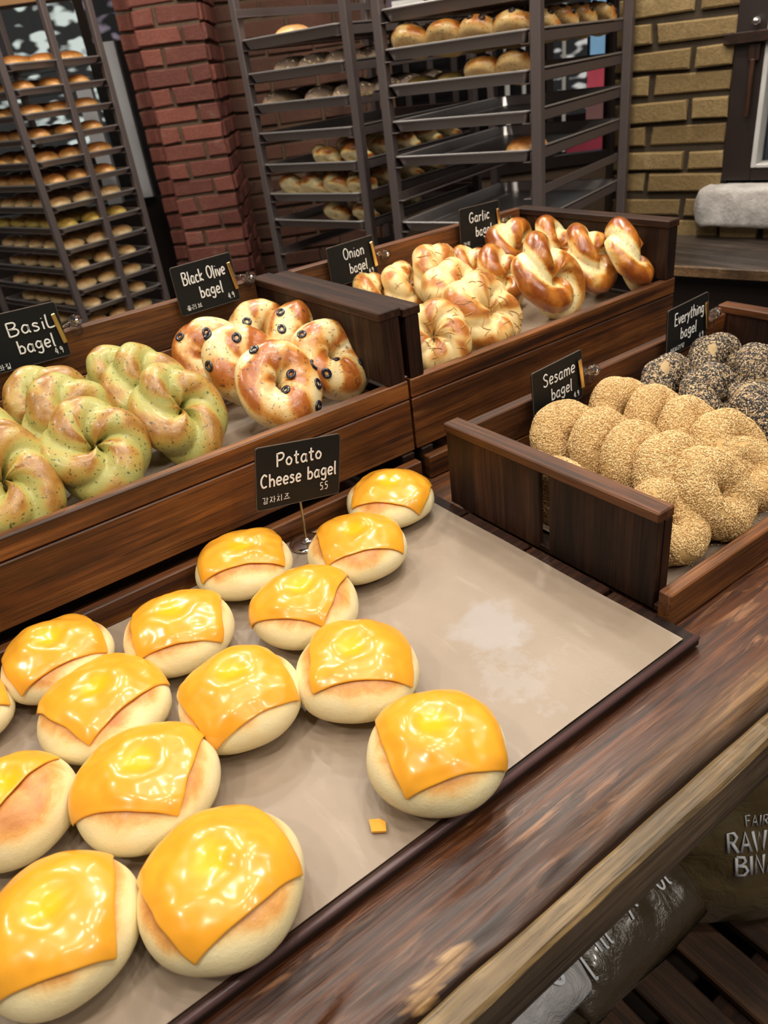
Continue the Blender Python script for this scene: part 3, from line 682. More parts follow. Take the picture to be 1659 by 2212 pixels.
BUNS = [  # x, y, R, H, cheese near corners (two points in flattened surface coordinates), label
 (.4505, .6976, .0565, .0495, (-.0606, .0064), (.0024, -.0695), 'cheese bun farthest back, beside the right crate corner'),
 (.3544, .6333, .0575, .0515, (-.0551, -.020), (.0337, -.0584), 'cheese bun right of the round chrome sign base'),
 (.2414, .7031, .0565, .0505, (-.0617, -.0109), (.0308, -.0534), 'cheese bun left of the sign base, against the back board'),
 (.2534, .5826, .0570, .0525, (-.0729, .0182), (-.0103, -.0584), 'cheese bun in the second row with toasted crust under its slice'),
 (.2378, .4648, .0575, .0560, (-.0552, -.0138), (.0257, -.0635), 'large cheese bun just behind the lone front right bun'),
 (.1346, .6400, .0570, .0535, (-.0565, -.0276), (.0300, -.0604), 'cheese bun third along the back board with a wide slice'),
 (.1387, .5069, .0555, .0580, (-.0510, -.0493), (.0440, -.0510), 'cheese bun in the middle whose slice corner points to the camera'),
 (.0236, .6911, .0550, .0530, (-.0478, -.0430), (.0461, -.0415), 'cheese bun at the far left against the back board'),
 (.0390, .5868, .0600, .0511, (-.0310, -.0537), (.0720, -.0174), 'cheese bun left of centre with a slanted slice and browned right side'),
 (.0371, .4722, .0581, .0549, (-.0745, .0050), (.0110, -.0624), 'cheese bun left of centre with a straight near edge on its slice'),
 (.2321, .3419, .0555, .0590, (-.0559, -.0297), (.0336, -.0631), 'lone cheese bun at the right, nearest the front edge'),
 (.0466, .3516, .0585, .0565, (-.0420, -.0501), (.0548, -.0398), 'biggest cheese bun at the front with its slice tip pointing down'),
 (-.0532, .3955, .0540, .0570, (-.0652, -.0290), (.0279, -.0572), 'cheese bun cut by the lower left corner'),
 (-.0555, .5227, .0500, .0560, (-.0450, -.0480), (.0560, .0180), 'cheese bun cut by the left edge, second up from the corner'),
 (-.0705, .6789, .0460, .0440, (-.0400, -.0239), (.0387, -.0281), 'sliver of a bun at the left edge, topmost of those cut off'),
]
for bi, (X, Y, R, H, Pn, Qn, lab) in enumerate(BUNS):
    rnd = random.Random(bi + 3); surf = bun_fn(R, H, 1.0, 0, bi * 7.3)
    root = empty('cheese_bun', 'round soft ' + lab, 'cheese bun', (X, Y, -.0008), 0, 'cheese topped buns on the flat tray')
    m = MB(); NU, NV = 72, 40
    def fn(i, j): return surf(2 * pi * i / NU, pi * (j / (NV - 1)) ** .9 * .999 + .0005)
    m.grid(NU, NV, fn, wrap_u=True)
    cr = []
    for v in m.v:
        h = v[2] / H; an = math.atan2(v[1], v[0]); cr.append(.02 + .75 * sstep(.56, .86, h + .13 * nz(cos(an) * 1.2 + bi * 3, sin(an) * 1.2, 1)) + .05)
    me = m.mesh('bun_body', D['bun'], True); set_attr(me, 'crust', cr); link(bpy.data.objects.new('bun_body', me), root)
    # cheese slice draped on the surface: arc-length along the profile
    ts = [pi * .62 * k / 80 for k in range(81)]; pr = [surf(0, t) for t in ts]; rr0 = []
    zc = .42 * H
    def prof0(t): return (R * abs(sin(t)) ** .85, zc + (H - zc) * abs(cos(t)) ** .9 if t < pi / 2 else zc * (1 - abs(cos(t)) ** .9))
    sl = [0]
    for k in range(80):
        a = prof0(ts[k]); b = prof0(ts[k + 1]); sl.append(sl[-1] + math.hypot(a[0] - b[0], a[1] - b[1]))
    def t_of(s):
        s = min(s, sl[-1] - 1e-6)
        lo = 0
        for k in range(80):
            if sl[k + 1] >= s: lo = k; break
        return ts[lo] + (ts[lo + 1] - ts[lo]) * (s - sl[lo]) / max(1e-9, sl[lo + 1] - sl[lo])
    P_ = Vector((*Pn, 0)); Q_ = Vector((*Qn, 0)); e = (Q_ - P_); side = max(.088, min(.102, e.length)); e.normalize(); mid = (P_ + Q_) / 2; pv = Vector((-e.y, e.x, 0))
    o0 = mid - e * side / 2; n = 44
    ov = MB()
    def cf(i, j, lift=0.0):
        a, b = i / (n - 1), j / (n - 1); q = o0 + e * side * a + pv * side * b * .98
        edge = .0016 * nz(a * 5 + bi, b * 5, 9); q = q + e * edge
        az = math.atan2(q.y, q.x); s = q.length; t = t_of(s); p = surf(az, t)
        d = 1e-3; pa = surf(az + d / max(.15, sin(t)), t); pb = surf(az, t + d); nn = (pb - p).cross(pa - p)
        if nn.length < 1e-12: nn = Vector((0, 0, 1))
        nn.normalize()
        if nn.z < 0 and t < pi / 2 or nn.dot(Vector((cos(az), sin(az), .4))) < 0 and t > .4: nn = -nn
        wr = .0036 * nz(q.x * 30 + bi * 5, q.y * 30, 3) + .0006 * nz(q.x * 95 + bi, q.y * 95, 8)
        em = sstep(0, .12, min(a, b, 1 - a, 1 - b))
        dz = max(0.0, .0035 * math.exp(-(s / .010) ** 2))
        return p + nn * (.0022 + lift + (wr + .0012) * (.35 + .65 * em)) + Vector((0, 0, dz))
    ov.grid(n, n, cf)
    melt = []
    for i in range(n):
        for j in range(n):
            q = o0 + e * side * i / (n - 1) + pv * side * j / (n - 1) * .98
            melt.append(sstep(.019, .008, q.length + .003 * nz(q.x * 120, q.y * 120, bi)))
    me = ov.mesh('cheese_slice', CHEESE, True, recalc=False)
    # outward normals
    if sum(p.normal.z for p in me.polygons) < 0: me.flip_normals()
    set_attr(me, 'melt', melt)
    o = link(bpy.data.objects.new('cheese_slice', me), root)
    so = o.modifiers.new('thick', 'SOLIDIFY'); so.thickness = .0017; so.offset = -1
    ss = o.modifiers.new('sm', 'SUBSURF'); ss.levels = 1; ss.render_levels = 1
m = MB().prism([(.1635, .3435, 0), (.1705, .3385, 0), (.1722, .3335, 0), (.168, .3265, 0), (.1590, .3335, 0)], .0022, (0, 0, 1))
o = m.build('cheese_scrap', CHEESE); o.location = (0, 0, -.0005); tag(o, 'tiny torn scrap of orange cheese on the paper', 'cheese scrap')

# ------------------------------------------------------------------ bagels
def bagel_mesh(kind, seed, R=.0345, r=.0275, turns=1.5, deep=.6, NU=110, NV=44, squash=.92):
    rnd = random.Random(seed); m = MB(); ph = rnd.uniform(0, pi); cr = []; th0 = rnd.uniform(0, 2 * pi)
    a_, d_ = 1 - .42 * deep, .42 * deep
    def prof(al):  # union of two circles, slightly softened
        q = d_ * abs(cos(al)) + math.sqrt(max(1e-6, a_ * a_ - (d_ * sin(al)) ** 2)); return q
    mn, mx = prof(pi / 2), prof(0)
    info = []
    def fn(i, j):
        th = 2 * pi * i / NU; p = 2 * pi * j / NV
        al = p - turns * th - ph - .25 * sin(th * 2 + th0)
        pr = prof(al); rr = r * pr * (1 + .10 * cos(th - th0) + .05 * nz(cos(th) * 2 + seed, sin(th) * 2, 3))
        rr *= 1 + .05 * nz(cos(th) * 3 + seed, sin(th) * 3 + cos(p), sin(p) * 1.5)
        RR = R * (1 + .05 * cos(2 * th + th0))
        x = (RR + rr * cos(p)); z = rr * sin(p) * squash
        if z < -.62 * r: z = -.62 * r - (-.62 * r - z) * .25
        lobe = (pr - mn) / max(1e-6, mx - mn)
        top = sstep(-.5, .75, sin(p) + .25 * cos(p))
        side = sstep(-.9, -.1, sin(p))
        info.append((lobe, top, side, th, p)); return Vector((x * cos(th), x * sin(th) , z))
    m.grid(NU, NV, fn, wrap_u=True)
    # close the tube seam in v
    last = []
    for i in range(NU):
        a = i * NV + NV - 1; b = ((i + 1) % NU) * NV + NV - 1; c = ((i + 1) % NU) * NV; d = i * NV; last.append((a, b, c, d))
    m.f += last; m.m += [0] * len(last)
    for (lobe, top, side, th, p) in info:
        n_ = nz(cos(th) * 2.2 + seed * 3, sin(th) * 2.2 + cos(p), sin(p))
        if kind == 'basil': c = .12 + .78 * sstep(.2, .85, lobe) * top * sstep(-.4, .25, n_ + .12)
        elif kind == 'olive': c = .12 + .85 * top * sstep(-.40, .30, nz(cos(th) * 1.4 + seed * 3, sin(th) * 1.4 + cos(p) * .7, sin(p))) + .10 * top * lobe
        elif kind == 'onion': c = .08 + .85 * sstep(.3, .85, lobe) * top * sstep(-.3, .3, n_ + .06) + .15 * top
        elif kind == 'garlic': c = .02 + 1.05 * sstep(.30, .72, lobe) * sstep(-.5, .2, sin(p) + .4 * cos(p)) * (.75 + .5 * n_)
        else: c = .3 * lobe
        cr.append(max(0, min(1, c)))
    me = m.mesh(kind + '_bagel', D[kind], True, recalc=True); set_attr(me, 'crust', cr)
    return me, m
def ring_slice(c, nrm, R1=.0052, r1=.0025, seg=20):
    m = MB(); nrm = nrm.normalized(); q = nrm.to_track_quat('Z', 'Y'); M = Matrix.Translation(c) @ q.to_matrix().to_4x4()
    m.grid(seg, 8, lambda i, j: M @ Vector(((R1 + r1 * cos(2 * pi * j / 8)) * cos(2 * pi * i / seg), (R1 + r1 * cos(2 * pi * j / 8)) * sin(2 * pi * i / seg) * .88, r1 * .8 * sin(2 * pi * j / 8))), wrap_u=True)
    fs = []
    for i in range(seg):
        a = i * 8 + 7; b = ((i + 1) % seg) * 8 + 7; fs.append((a, b, ((i + 1) % seg) * 8, i * 8))
    m.f += fs; m.m += [0] * len(fs); return m
PLACED = []
def place(o, x, y, z, tilt, yaw=0, spin=0, sc=1.0, tall=1.0):
    M = Matrix.Translation((x, y, z)) @ Matrix.Rotation(RAD(yaw), 4, 'Z') @ Matrix.Rotation(RAD(tilt), 4, 'X') @ Matrix.Diagonal((1, tall, 1, 1)) @ Matrix.Rotation(RAD(spin), 4, 'Z')
    me = o.data
    if tall != 1.0:   # the stretch cannot live in a rotation, so it goes into this bagel's own mesh
        K = Matrix.Rotation(RAD(-spin), 4, 'Z') @ Matrix.Diagonal((1, tall, 1, 1)) @ Matrix.Rotation(RAD(spin), 4, 'Z')
        o.data = me.copy(); o.data.transform(K)
        for c in o.children: c.data = c.data.copy(); c.data.transform(K)
        M = Matrix.Translation((x, y, z)) @ Matrix.Rotation(RAD(yaw), 4, 'Z') @ Matrix.Rotation(RAD(tilt), 4, 'X') @ Matrix.Rotation(RAD(spin), 4, 'Z')
    o.matrix_world = M @ Matrix.Scale(sc, 4)

PROTO = {}
def surf_samples(mb, kind_seed, n, zmin=-.012):
    rnd = random.Random(kind_seed); out = []; tri = []
    V = [Vector(v) for v in mb.v]; ar = []; acc = 0
    for f in mb.f:
        a, b, c, d = (V[i] for i in f); nn = (b - a).cross(d - a); A = nn.length; acc += A; ar.append(acc)
    import bisect
    for _ in range(n):
        k = bisect.bisect(ar, rnd.random() * acc); k = min(k, len(mb.f) - 1); f = mb.f[k]; a, b, c, d = (V[i] for i in f); u, v = rnd.random(), rnd.random()
        p = a * (1 - u) * (1 - v) + b * u * (1 - v) + c * u * v + d * (1 - u) * v
        nn = (b - a).cross(d - a)
        if nn.length < 1e-12: continue
        nn.normalize(); th = math.atan2(p.y, p.x); cen = Vector((cos(th) * .0345, sin(th) * .0345, 0))
        if nn.dot(p - cen) < 0: nn = -nn
        out.append((p, nn, a, b))
    return out
def seeds_mesh(name, mb, seed, n, mat, L=.0017, wd=.00095, skip=None):
    rnd = random.Random(seed); m = MB(); tint = []
    for p, nn, a, b in surf_samples(mb, seed, n):
        if skip and skip(p, rnd): continue
        t = (nn.orthogonal()).normalized(); t = Matrix.Rotation(rnd.uniform(0, 2 * pi), 3, nn) @ t; s = nn.cross(t)
        nn2 = (nn + t * rnd.uniform(-.35, .35)).normalized(); t = s.cross(nn2).normalized()
        l = L * rnd.uniform(.8, 1.15); q = p + nn * rnd.uniform(.0002, .0008)
        m.add([q + t * l, q + s * wd + t * l * .2, q - s * wd + t * l * .2, q + s * wd * .7 - t * l * .6, q - s * wd * .7 - t * l * .6, q - t * l * .9, q + nn2 * wd * .8],
              [(0, 1, 6), (0, 6, 2), (1, 3, 6), (2, 6, 4), (3, 5, 6), (4, 6, 5)])
        tt = rnd.random(); tint += [tt] * 7
    me = m.mesh(name, mat, False, recalc=False); set_attr(me, 'tint', tint); return me
def onion_bits(mb, seed, n=70):
    rnd = random.Random(seed); m = MB()
    for p, nn, a, b in surf_samples(mb, seed, n * 3):
        if nn.z < .1 or n <= 0: continue
        n -= 1; t = nn.orthogonal().normalized(); t = Matrix.Rotation(rnd.uniform(0, 6.28), 3, nn) @ t; s = nn.cross(t); L = rnd.uniform(.004, .010); k = rnd.uniform(-.4, .4)
        pts = [p + nn * .0006 + t * (L * u) + s * (k * L * u * u) - nn * (u * u * L * .25) for u in (-1, -.5, 0, .5, 1)]
        m.tube(pts, .00055, 4)
    return m.mesh('onion_shreds', simple('toasted_onion' , (.50, .27, .09), .5) if 'toasted_onion' not in bpy.data.materials else bpy.data.materials['toasted_onion'], True, recalc=False)
def proto(kind, seed):
    key = (kind, seed)
    if key in PROTO: return PROTO[key]
    par = {'basil': (.0310, .0305, 2.0, .66), 'olive': (.0320, .0285, 1.0, .30), 'onion': (.0300, .0305, 2.0, .50), 'garlic': (.0300, .0315, 1.5, .85), 'sesame': (.0290, .0255, 1.0, .30), 'every': (.0290, .0260, 1.5, .45)}[kind]
    me, mb = bagel_mesh(kind, seed, *par)
    kids = []
    if kind == 'olive':
        rnd = random.Random(seed * 5 + 1); c = 0
        for p, nn, a, b in surf_samples(mb, seed + 50, 400):
            if nn.z > .35 and c < 6 and all((p - q).length > .021 for q, _ in kids):
                kids.append((p, ring_slice(p + nn * .0006, nn + Vector((rnd.uniform(-.1, .1), rnd.uniform(-.1, .1), 0))).mesh('olive_slice', OLIVE, True))); c += 1
        kids = [('olive_slice', k[1], None) for k in kids]
    if kind == 'sesame': kids = [('sesame_seeds', seeds_mesh('sesame_seeds', mb, seed, 10500, SEED_TAN, .00150, .00085, skip=lambda p, r: nz(p.x * 45 + seed, p.y * 45, p.z * 45) > .52), 'stuff')]
    if kind == 'every': kids = [('seed_coating', seeds_mesh('seed_coating', mb, seed, 9500, SEED_MIX, .0021, .00085, skip=lambda p, r: nz(p.x * 40 + seed, p.y * 40, p.z * 40) > .48), 'stuff')]
    if kind == 'onion': kids = [('onion_shreds', onion_bits(mb, seed), 'stuff')]
    PROTO[key] = (me, kids); return PROTO[key]
def bagel(kind, seed, x, y, z, tilt, yaw, spin, sc, label, group):
    me, kids = proto(kind, seed); o = link(bpy.data.objects.new({'every': 'everything'}.get(kind, kind) + '_bagel', me)); tag(o, label, 'bagel', group)
    for nm, km, kd in kids:
        c = link(bpy.data.objects.new(nm, km), o)
        if kd: c['kind'] = kd
    tall = {'basil': 1.15, 'olive': 1.10, 'garlic': 1.06}.get(kind, 1.0)
    place(o, x, y, z + (tall - 1) * .03, tilt, yaw, spin, sc, tall); return o
FZ = .101
BG = [
 # basil: three columns
 ('basil', 1, .052, .842, .155, 48, 10, 40, 1.0, 'green basil bagel cut by the left edge, nearest the front board'),
 ('basil', 2, .048, .930, .163, 50, 5, 150, .98, 'green basil bagel cut by the left edge, just behind the front one'),
 ('basil', 3, .154, .848, .155, 50, 6, 100, 1.0, 'green basil bagel at the front of the middle row'),
 ('basil', 1, .152, .918, .163, 54, 4, 200, .98, 'green basil bagel tucked behind the front one of the middle row'),
 ('basil', 2, .144, 1.010, .158, 58, 0, 20, .98, 'green basil bagel at the back of the middle row under the basil sign'),
 ('basil', 2, .268, .868, .155, 52, 8, 260, 1.0, 'green basil bagel at the front right of the basil rows'),
 ('basil', 3, .262, .945, .165, 55, 4, 10, .98, 'green basil bagel second in the right basil row'),
 ('basil', 1, .255, 1.030, .158, 60, -4, 300, .90, 'green basil bagel at the back of the right basil row'),
 # olive: two columns
 ('olive', 1, .396, .846, .155, 50, 8, 20, .99, 'black olive bagel at the front with a crease in its middle'),
 ('olive', 2, .392, .922, .163, 54, 4, 120, .97, 'glossy brown olive bagel right behind the front olive bagel'),
 ('olive', 3, .380, 1.010, .160, 56, -8, 220, .94, 'olive bagel at the back left of the olive rows'),
 ('olive', 2, .492, .868, .158, 54, 14, 330, .96, 'olive bagel standing against the crate end with rings of olive'),
 ('olive', 1, .505, .955, .162, 56, 6, 200, .94, 'olive bagel behind the one at the crate end'),
 ('olive', 3, .478, 1.035, .160, 60, 0, 70, .97, 'reddish brown olive bagel farthest back in the crate'),
 # onion
 ('onion', 1, .645, .832, .153, 54, -28, 60, .94, 'onion bagel half hidden behind the crate end board'),
 ('onion', 2, .752, .842, .157, 54, 6, 130, 1.12, 'onion bagel at the front with a coil of shredded onion'),
 ('onion', 1, .775, .925, .166, 57, 0, 250, 1.06, 'onion bagel behind the coiled front one'),
 ('onion', 2, .822, 1.030, .170, 62, 24, 20, 1.08, 'tall standing onion bagel in the middle back'),
 ('onion', 1, .768, 1.062, .160, 66, 34, 320, .92, 'golden onion bagel left of the tall standing one'),
 ('onion', 2, .715, 1.078, .154, 66, 34, 200, .84, 'small pale onion bagel under the onion sign'),
 # garlic
 ('garlic', 1, .928, .878, .162, 60, 16, 80, 1.20, 'big glossy garlic bagel with a thick knot at the front'),
 ('garlic', 2, .915, .975, .152, 58, 10, 200, 1.0, 'brown garlic bagel behind the big knotted one'),
 ('garlic', 3, .925, 1.055, .148, 62, 0, 20, .92, 'brown garlic bagel under the garlic sign'),
 ('garlic', 3, 1.046, .892, .164, 60, 26, 120, 1.10, 'dark glossy garlic bagel second from the right end'),
 ('garlic', 2, 1.062, .985, .166, 60, 12, 300, 1.10, 'dark garlic bagel in the back right of the crate'),
 ('garlic', 1, 1.045, 1.075, .162, 64, 10, 160, 1.04, 'garlic bagel at the very back of the crate'),
 ('garlic', 2, 1.082, .836, .166, 60, 36, 60, 1.04, 'upright garlic bagel against the right crate end'),
]
for k, s, x, y, z, t, yw, sp, sc, lab in BG:
    bagel(k, s, x, y, z, t, yw, sp, sc, lab, {'basil': 'basil bagels in the left crate', 'olive': 'black olive bagels in the left crate', 'onion': 'onion bagels in the rear crate', 'garlic': 'garlic bagels in the rear crate'}[k])
SB = [
 ('sesame', 1, .606, .402, .050, 40, 0, 40, .92, 'sesame bagel lying lowest at the front, beside the end board'),
 ('sesame', 2, .672, .392, .058, 50, 6, 100, 1.0, 'sesame bagel at the front of the left row with a crease of bare dough'),
 ('sesame', 1, .660, .432, .068, 54, 4, 200, 1.0, 'sesame bagel second from the front in the left row'),
 ('sesame', 3, .662, .482, .066, 56, 2, 300, .98, 'sesame bagel third from the front in the left row'),
 ('sesame', 2, .664, .535, .064, 58, 0, 60, .98, 'sesame bagel fourth from the front in the left row'),
 ('sesame', 1, .662, .590, .062, 62, -4, 150, 1.0, 'sesame bagel at the back of the left row under the sesame sign'),
 ('sesame', 3, .768, .432, .060, 50, 6, 20, 1.04, 'large sesame bagel at the front of the right sesame row'),
 ('sesame', 2, .766, .484, .064, 56, 2, 250, .98, 'sesame bagel second in the right row with a bare pale spot'),
 ('sesame', 1, .768, .535, .062, 58, 0, 90, .98, 'sesame bagel third in the right row'),
 ('sesame', 3, .766, .592, .060, 62, -4, 180, .98, 'sesame bagel at the back of the right row'),
 ('sesame', 2, .745, .404, .050, 44, -10, 330, .90, 'sesame bagel at the front between the two rows'),
 ('sesame', 3, .572, .520, .052, 88, 92, 30, .88, 'sesame bagel on edge against the left end board, seen through its slot'),
 ('every', 1, .872, .590, .060, 58, 0, 50, 1.0, 'black and tan seeded bagel at the back left of its row'),
 ('every', 2, .876, .525, .062, 56, 4, 150, 1.0, 'black and tan seeded bagel in the middle of its left row'),
 ('every', 1, .872, .452, .058, 52, 6, 250, 1.0, 'black and tan seeded bagel at the front of its left row'),
 ('every', 2, .978, .590, .062, 58, 0, 20, 1.0, 'black and tan seeded bagel under the crate end cap, rear of the right row'),
 ('every', 1, .980, .515, .062, 56, 4, 120, 1.0, 'black and tan seeded bagel at the right edge of the photo'),
]
for k, s, x, y, z, t, yw, sp, sc, lab in SB:
    bagel(k, s, x, y, z - .004, t, yw, sp, sc, lab, 'sesame bagels in the right crate' if k == 'sesame' else 'everything bagels in the right crate')
# loose sesame on the paper
rnd = random.Random(8); m = MB(); tint = []
for _ in range(420):
    x = .60 + .42 * rnd.random() ** .8; y = .353 + abs(rnd.gauss(0, .035)); z = .0082; a = rnd.uniform(0, 6.28); t = Vector((cos(a), sin(a), 0)); s = Vector((-t.y, t.x, 0)); q = Vector((x, y, z)); L = .0016; wd = .0009
    m.add([q + t * L, q + s * wd, q - s * wd, q - t * L, q + Vector((0, 0, .0009))], [(0, 1, 4), (1, 3, 4), (3, 2, 4), (2, 0, 4)]); tint += [rnd.random()] * 5
me = m.mesh('loose_sesame_seeds', SEED_TAN, recalc=False); set_attr(me, 'tint', tint); o = link(bpy.data.objects.new('loose_sesame_seeds', me))
tag(o, 'loose sesame seeds scattered on the paper of the right crate', 'seeds', None, 'stuff')

# ------------------------------------------------------------------ signs
def sign(label, quad, yc, lines, price, kor, clip=None, stick=None, kpos=(.17, .14), ppos=(.80, .24)):
    """quad: TL,TR,BR,BL in (x,z) on the plane y=yc"""
    TL, TR, BR, BL = [Vector((a, 0, b)) for a, b in quad]; c0 = (TL + TR + BR + BL) / 4
    W_ = ((TR - TL).length + (BR - BL).length) / 2; H_ = ((TL - BL).length + (TR - BR).length) / 2
    roll = math.atan2((TR - TL).z + (BR - BL).z, (TR - TL).x + (BR - BL).x)
    sx = Vector((cos(roll), 0, sin(roll))); sz = Vector((-sin(roll), 0, cos(roll)))
    cat = 'sign'; r = empty('price_sign', label, cat, (c0.x, yc, c0.z), 0, 'black chalk price signs')
    def fn(u, v): return sx * ((u - .5) * W_) + sz * ((v - .5) * H_) + Vector((0, -.0022, 0))
    m = MB(); k = .05; pts = []
    for cx_, cy_, a0 in ((1 - k * H_ / W_, 1 - k, 0), (k * H_ / W_, 1 - k, 90), (k * H_ / W_, k, 180), (1 - k * H_ / W_, k, 270)):
        for q in range(5):
            a = RAD(a0 + 22.5 * q); pts.append(fn(cx_ + k * cos(a) * H_ / W_, cy_ + k * sin(a)) + Vector((0, .0010, 0)))
    m.prism(pts, .0028, (0, 1, 0)); bd = m.build('board', BOARD, r)
    m = MB(); m.tube([p + Vector((0, .0005, 0)) for p in pts + [pts[0]]], .0007, 5, cap=False); m.build('rim', BOARDRIM, bd)
    m = MB(); nrm = (0, -1, 0)
    hh = 1 / H_
    F2 = lambda u, v: sx * u + sz * v + Vector((0, -.0022, 0))
    for t, x, y, h, wd in lines: letters(m, t, (x - .5) * W_, (y - .5) * H_, h * H_, F2, nrm, .0144 * H_, True, wd * 1.0, 1)
    m.build('lettering', CHALK, bd)
    m = MB(); letters(m, price, (ppos[0] - .5) * W_, (ppos[1] - .5) * H_, .12 * H_, F2, nrm, .0005, True, .85, 1, sharp=False); m.build('price', CHALK, bd)
    if kor: m = MB(); korean(m, kor, (kpos[0] - .5) * W_, (kpos[1] - .5) * H_, .105 * H_, F2, nrm, .00042); m.build('small_lettering', CHALK, bd)
    if clip:
        cx_, cz_ = clip[0] - c0.x, clip[1] - c0.z; ed = W_ / 2
        m = MB(); M = Matrix.Rotation(-roll + RAD(-7), 4, 'Y')
        Mx = Matrix.Translation(sx * (ed - .005) + sz * .002 + Vector((0, -.004, 0))) @ M
        m.box(-.003, .003, -.0015, .0015, -.021, .021, .0008, Mx); cp = m.build('clip_plate', BRASS, r)
        m = MB(); q = Vector((cx_, .004, cz_)); a = sx * (ed - .004) + Vector((0, .001, 0)); m.tube([a, (a + q) / 2 + Vector((0, -.002, .001)), q], .0032, 8); m.build('clip_arm', GLASS, cp, True)
        m = MB(); Mk = Matrix.Rotation(RAD(90), 4, 'X')
        m.lathe([(.0005, -.006), (.006, -.006), (.0085, -.003), (.0085, .003), (.006, .006), (.0005, .006)], 18, q, Mk); m.build('clip_knob', GLASS, cp, True)
        m = MB(); m.lathe([(.0003, -.0068), (.0032, -.0068), (.0036, .0), (.0032, .0068), (.0003, .0068)], 12, q, Mk); m.build('clip_screw', CHROME, cp, True)
        m = MB(); m.box(cx_ - .006, cx_ + .006, yc * 0 + clip[3] - yc, clip[4] - yc, clip[2] - c0.z, cz_, .001); m.build('clip_foot', GLASS, cp)
    if stick:
        bx, by, bz = stick[0] - c0.x, stick[1] - yc, stick[2] - c0.z
        m = MB(); m.lathe([(.0001, .006), (.008, .0055), (.016, .004), (.0215, .003), (.0222, .0012), (.0215, 0), (.0001, 0)], 40, (bx, by, bz)); m.build('round_base', CHROME, r, True)
        m = MB(); m.lathe([(.0001, .0085), (.0035, .0085), (.0045, .0062), (.009, .0058)], 20, (bx, by, bz)); m.build('base_collar', CHROME, r, True)
        m = MB(); m.tube([(bx, by, bz + .007), ((bx + 0) * .5, by * .5 + .002, -H_ / 2 * .9 + .0), (0, .003, H_ * .1)], .0016, 8); m.build('stem', BRASS, r, True)
    return r
def Q(x, z, w_, h, roll=0.0):
    c, s = cos(roll), sin(roll); return [(x + c * a - s * b, z + s * a + c * b) for a, b in ((-w_ / 2, h / 2), (w_ / 2, h / 2), (w_ / 2, -h / 2), (-w_ / 2, -h / 2))]
sign('black chalk sign reading Potato Cheese bagel on a chrome stand', [(.282, .157), (.390, .138), (.381, .061), (.274, .085)], .70,
     [('Potato', .50, .66, .21, 1.05), ('Cheese bagel', .50, .36, .21, .92)], '5.5', ['gam', 'ja', 'cI', 'jU'], None, (.334, .722, -.001), (.06, .10), (.80, .13))
CY = 1.098
sign('black chalk sign reading Basil bagel clipped behind the green bagels', Q(.163, .2405, .098, .074, -.02), CY, [('BasiL', .62, .58, .24, 1.25), ('bagel', .60, .24, .24, 1.0)], '4.9', ['ba', 'jIr'], (.233, .244, .225, 1.105, 1.122), None, (.03, .04), (.86, .08))
sign('black chalk sign reading Black Olive bagel clipped behind the olive bagels', Q(.430, .2465, .098, .071, .02), CY, [('Black Olive', .50, .60, .25, .66), ('bagel', .56, .26, .24, .80)], '4.9', ['oOr', 'rI', 'bU'], (.506, .239, .226, 1.105, 1.122), None, (.10, .08), (.86, .08))
sign('black chalk sign reading Onion bagel clipped behind the onion bagels', Q(.694, .2205, .094, .064, .03), CY, [('Onion', .54, .60, .28, .80), ('bagel', .60, .22, .26, .80)], '4.9', None, (.767, .216, .205, 1.105, 1.122), None, (.1, .1), (.86, .08))
sign('black chalk sign reading Garlic bagel clipped behind the garlic bagels', Q(.982, .2205, .098, .072, -.01), CY, [('Garlic', .48, .62, .24, .95), ('bagel', .58, .26, .24, .85)], '5.3', ['gar', 'rIg'], (.1 + .963, .214, .203, 1.105, 1.122), None, (.06, .08), (.86, .08))
CY = .640
sign('black chalk sign reading Sesame bagel clipped behind the sesame bagels', Q(.694, .112, .092, .068, .06), CY, [('Sesame', .52, .62, .25, .90), ('bagel', .56, .28, .24, .88)], '4.9', ['cam', 'GA'], (.770, .109, .09, .648, .665), None, (.08, .08), (.86, .08))
sign('black chalk sign reading Everything bagel clipped behind the seeded bagels', Q(.968, .118, .094, .071, .05), CY, [('Everything', .52, .62, .25, .70), ('bagel', .52, .28, .24, .82)], '4.9', ['oE', 'bU', 'rI', 'dIo'], (1.046, .115, .09, .648, .665), None, (.08, .06), (.86, .08))

# ------------------------------------------------------------------ racks, pans and rolls
def roll_mesh(kind, seed, L=.05, Wd=.035, H=.036, score=0):
    m = MB(); N, K = 20, 12; cr = []
    def fn(i, j):
        az = 2 * pi * i / N; t = pi * j / (K - 1) * .999 + .0005; st, ct = sin(t), cos(t)
        z = H * (.35 + .65 * ct) if ct > 0 else H * .35 * (1 + ct)
        q = 1 + .10 * nz(cos(az) * 1.5 + seed, sin(az) * 1.5, ct)
        x, y = L * st ** .8 * cos(az) * q, Wd * st ** .8 * sin(az) * q
        if score: z -= .004 * (sin(x * 2 * pi / .022) * .5 + .5) * max(0, ct)
        cr.append(.1 + .75 * sstep(.25, .95, z / H)); return Vector((x, y, z))
    m.grid(N, K, fn, wrap_u=True); me = m.mesh('bread_roll', D[kind], True); set_attr(me, 'crust', cr); return me
RM = {k: [roll_mesh(k, s) for s in (1, 2)] for k in ('roll_brown', 'roll_pale', 'roll_yellow', 'roll_green', 'roll_seed')}
def olive_roll():
    me, mb = bagel_mesh('olive', 4, .030, .026, 1.0, .3, 48, 20); kids = []
    at = me.color_attributes['crust']
    for d in at.data: c = min(1, .30 + d.color[0] * .9); d.color = (c, c, c, 1)
    for p, nn, a, b in surf_samples(mb, 77, 300):
        if nn.z > .0 and len(kids) < 12 and all((p - q).length > .02 for q, _ in kids): kids.append((p, ring_slice(p + nn * .0006, nn, R1=.0058, r1=.0030, seg=10).mesh('olive_slice', OLIVE, True)))
    return me, [('olive_slice', k[1], None) for k in kids]
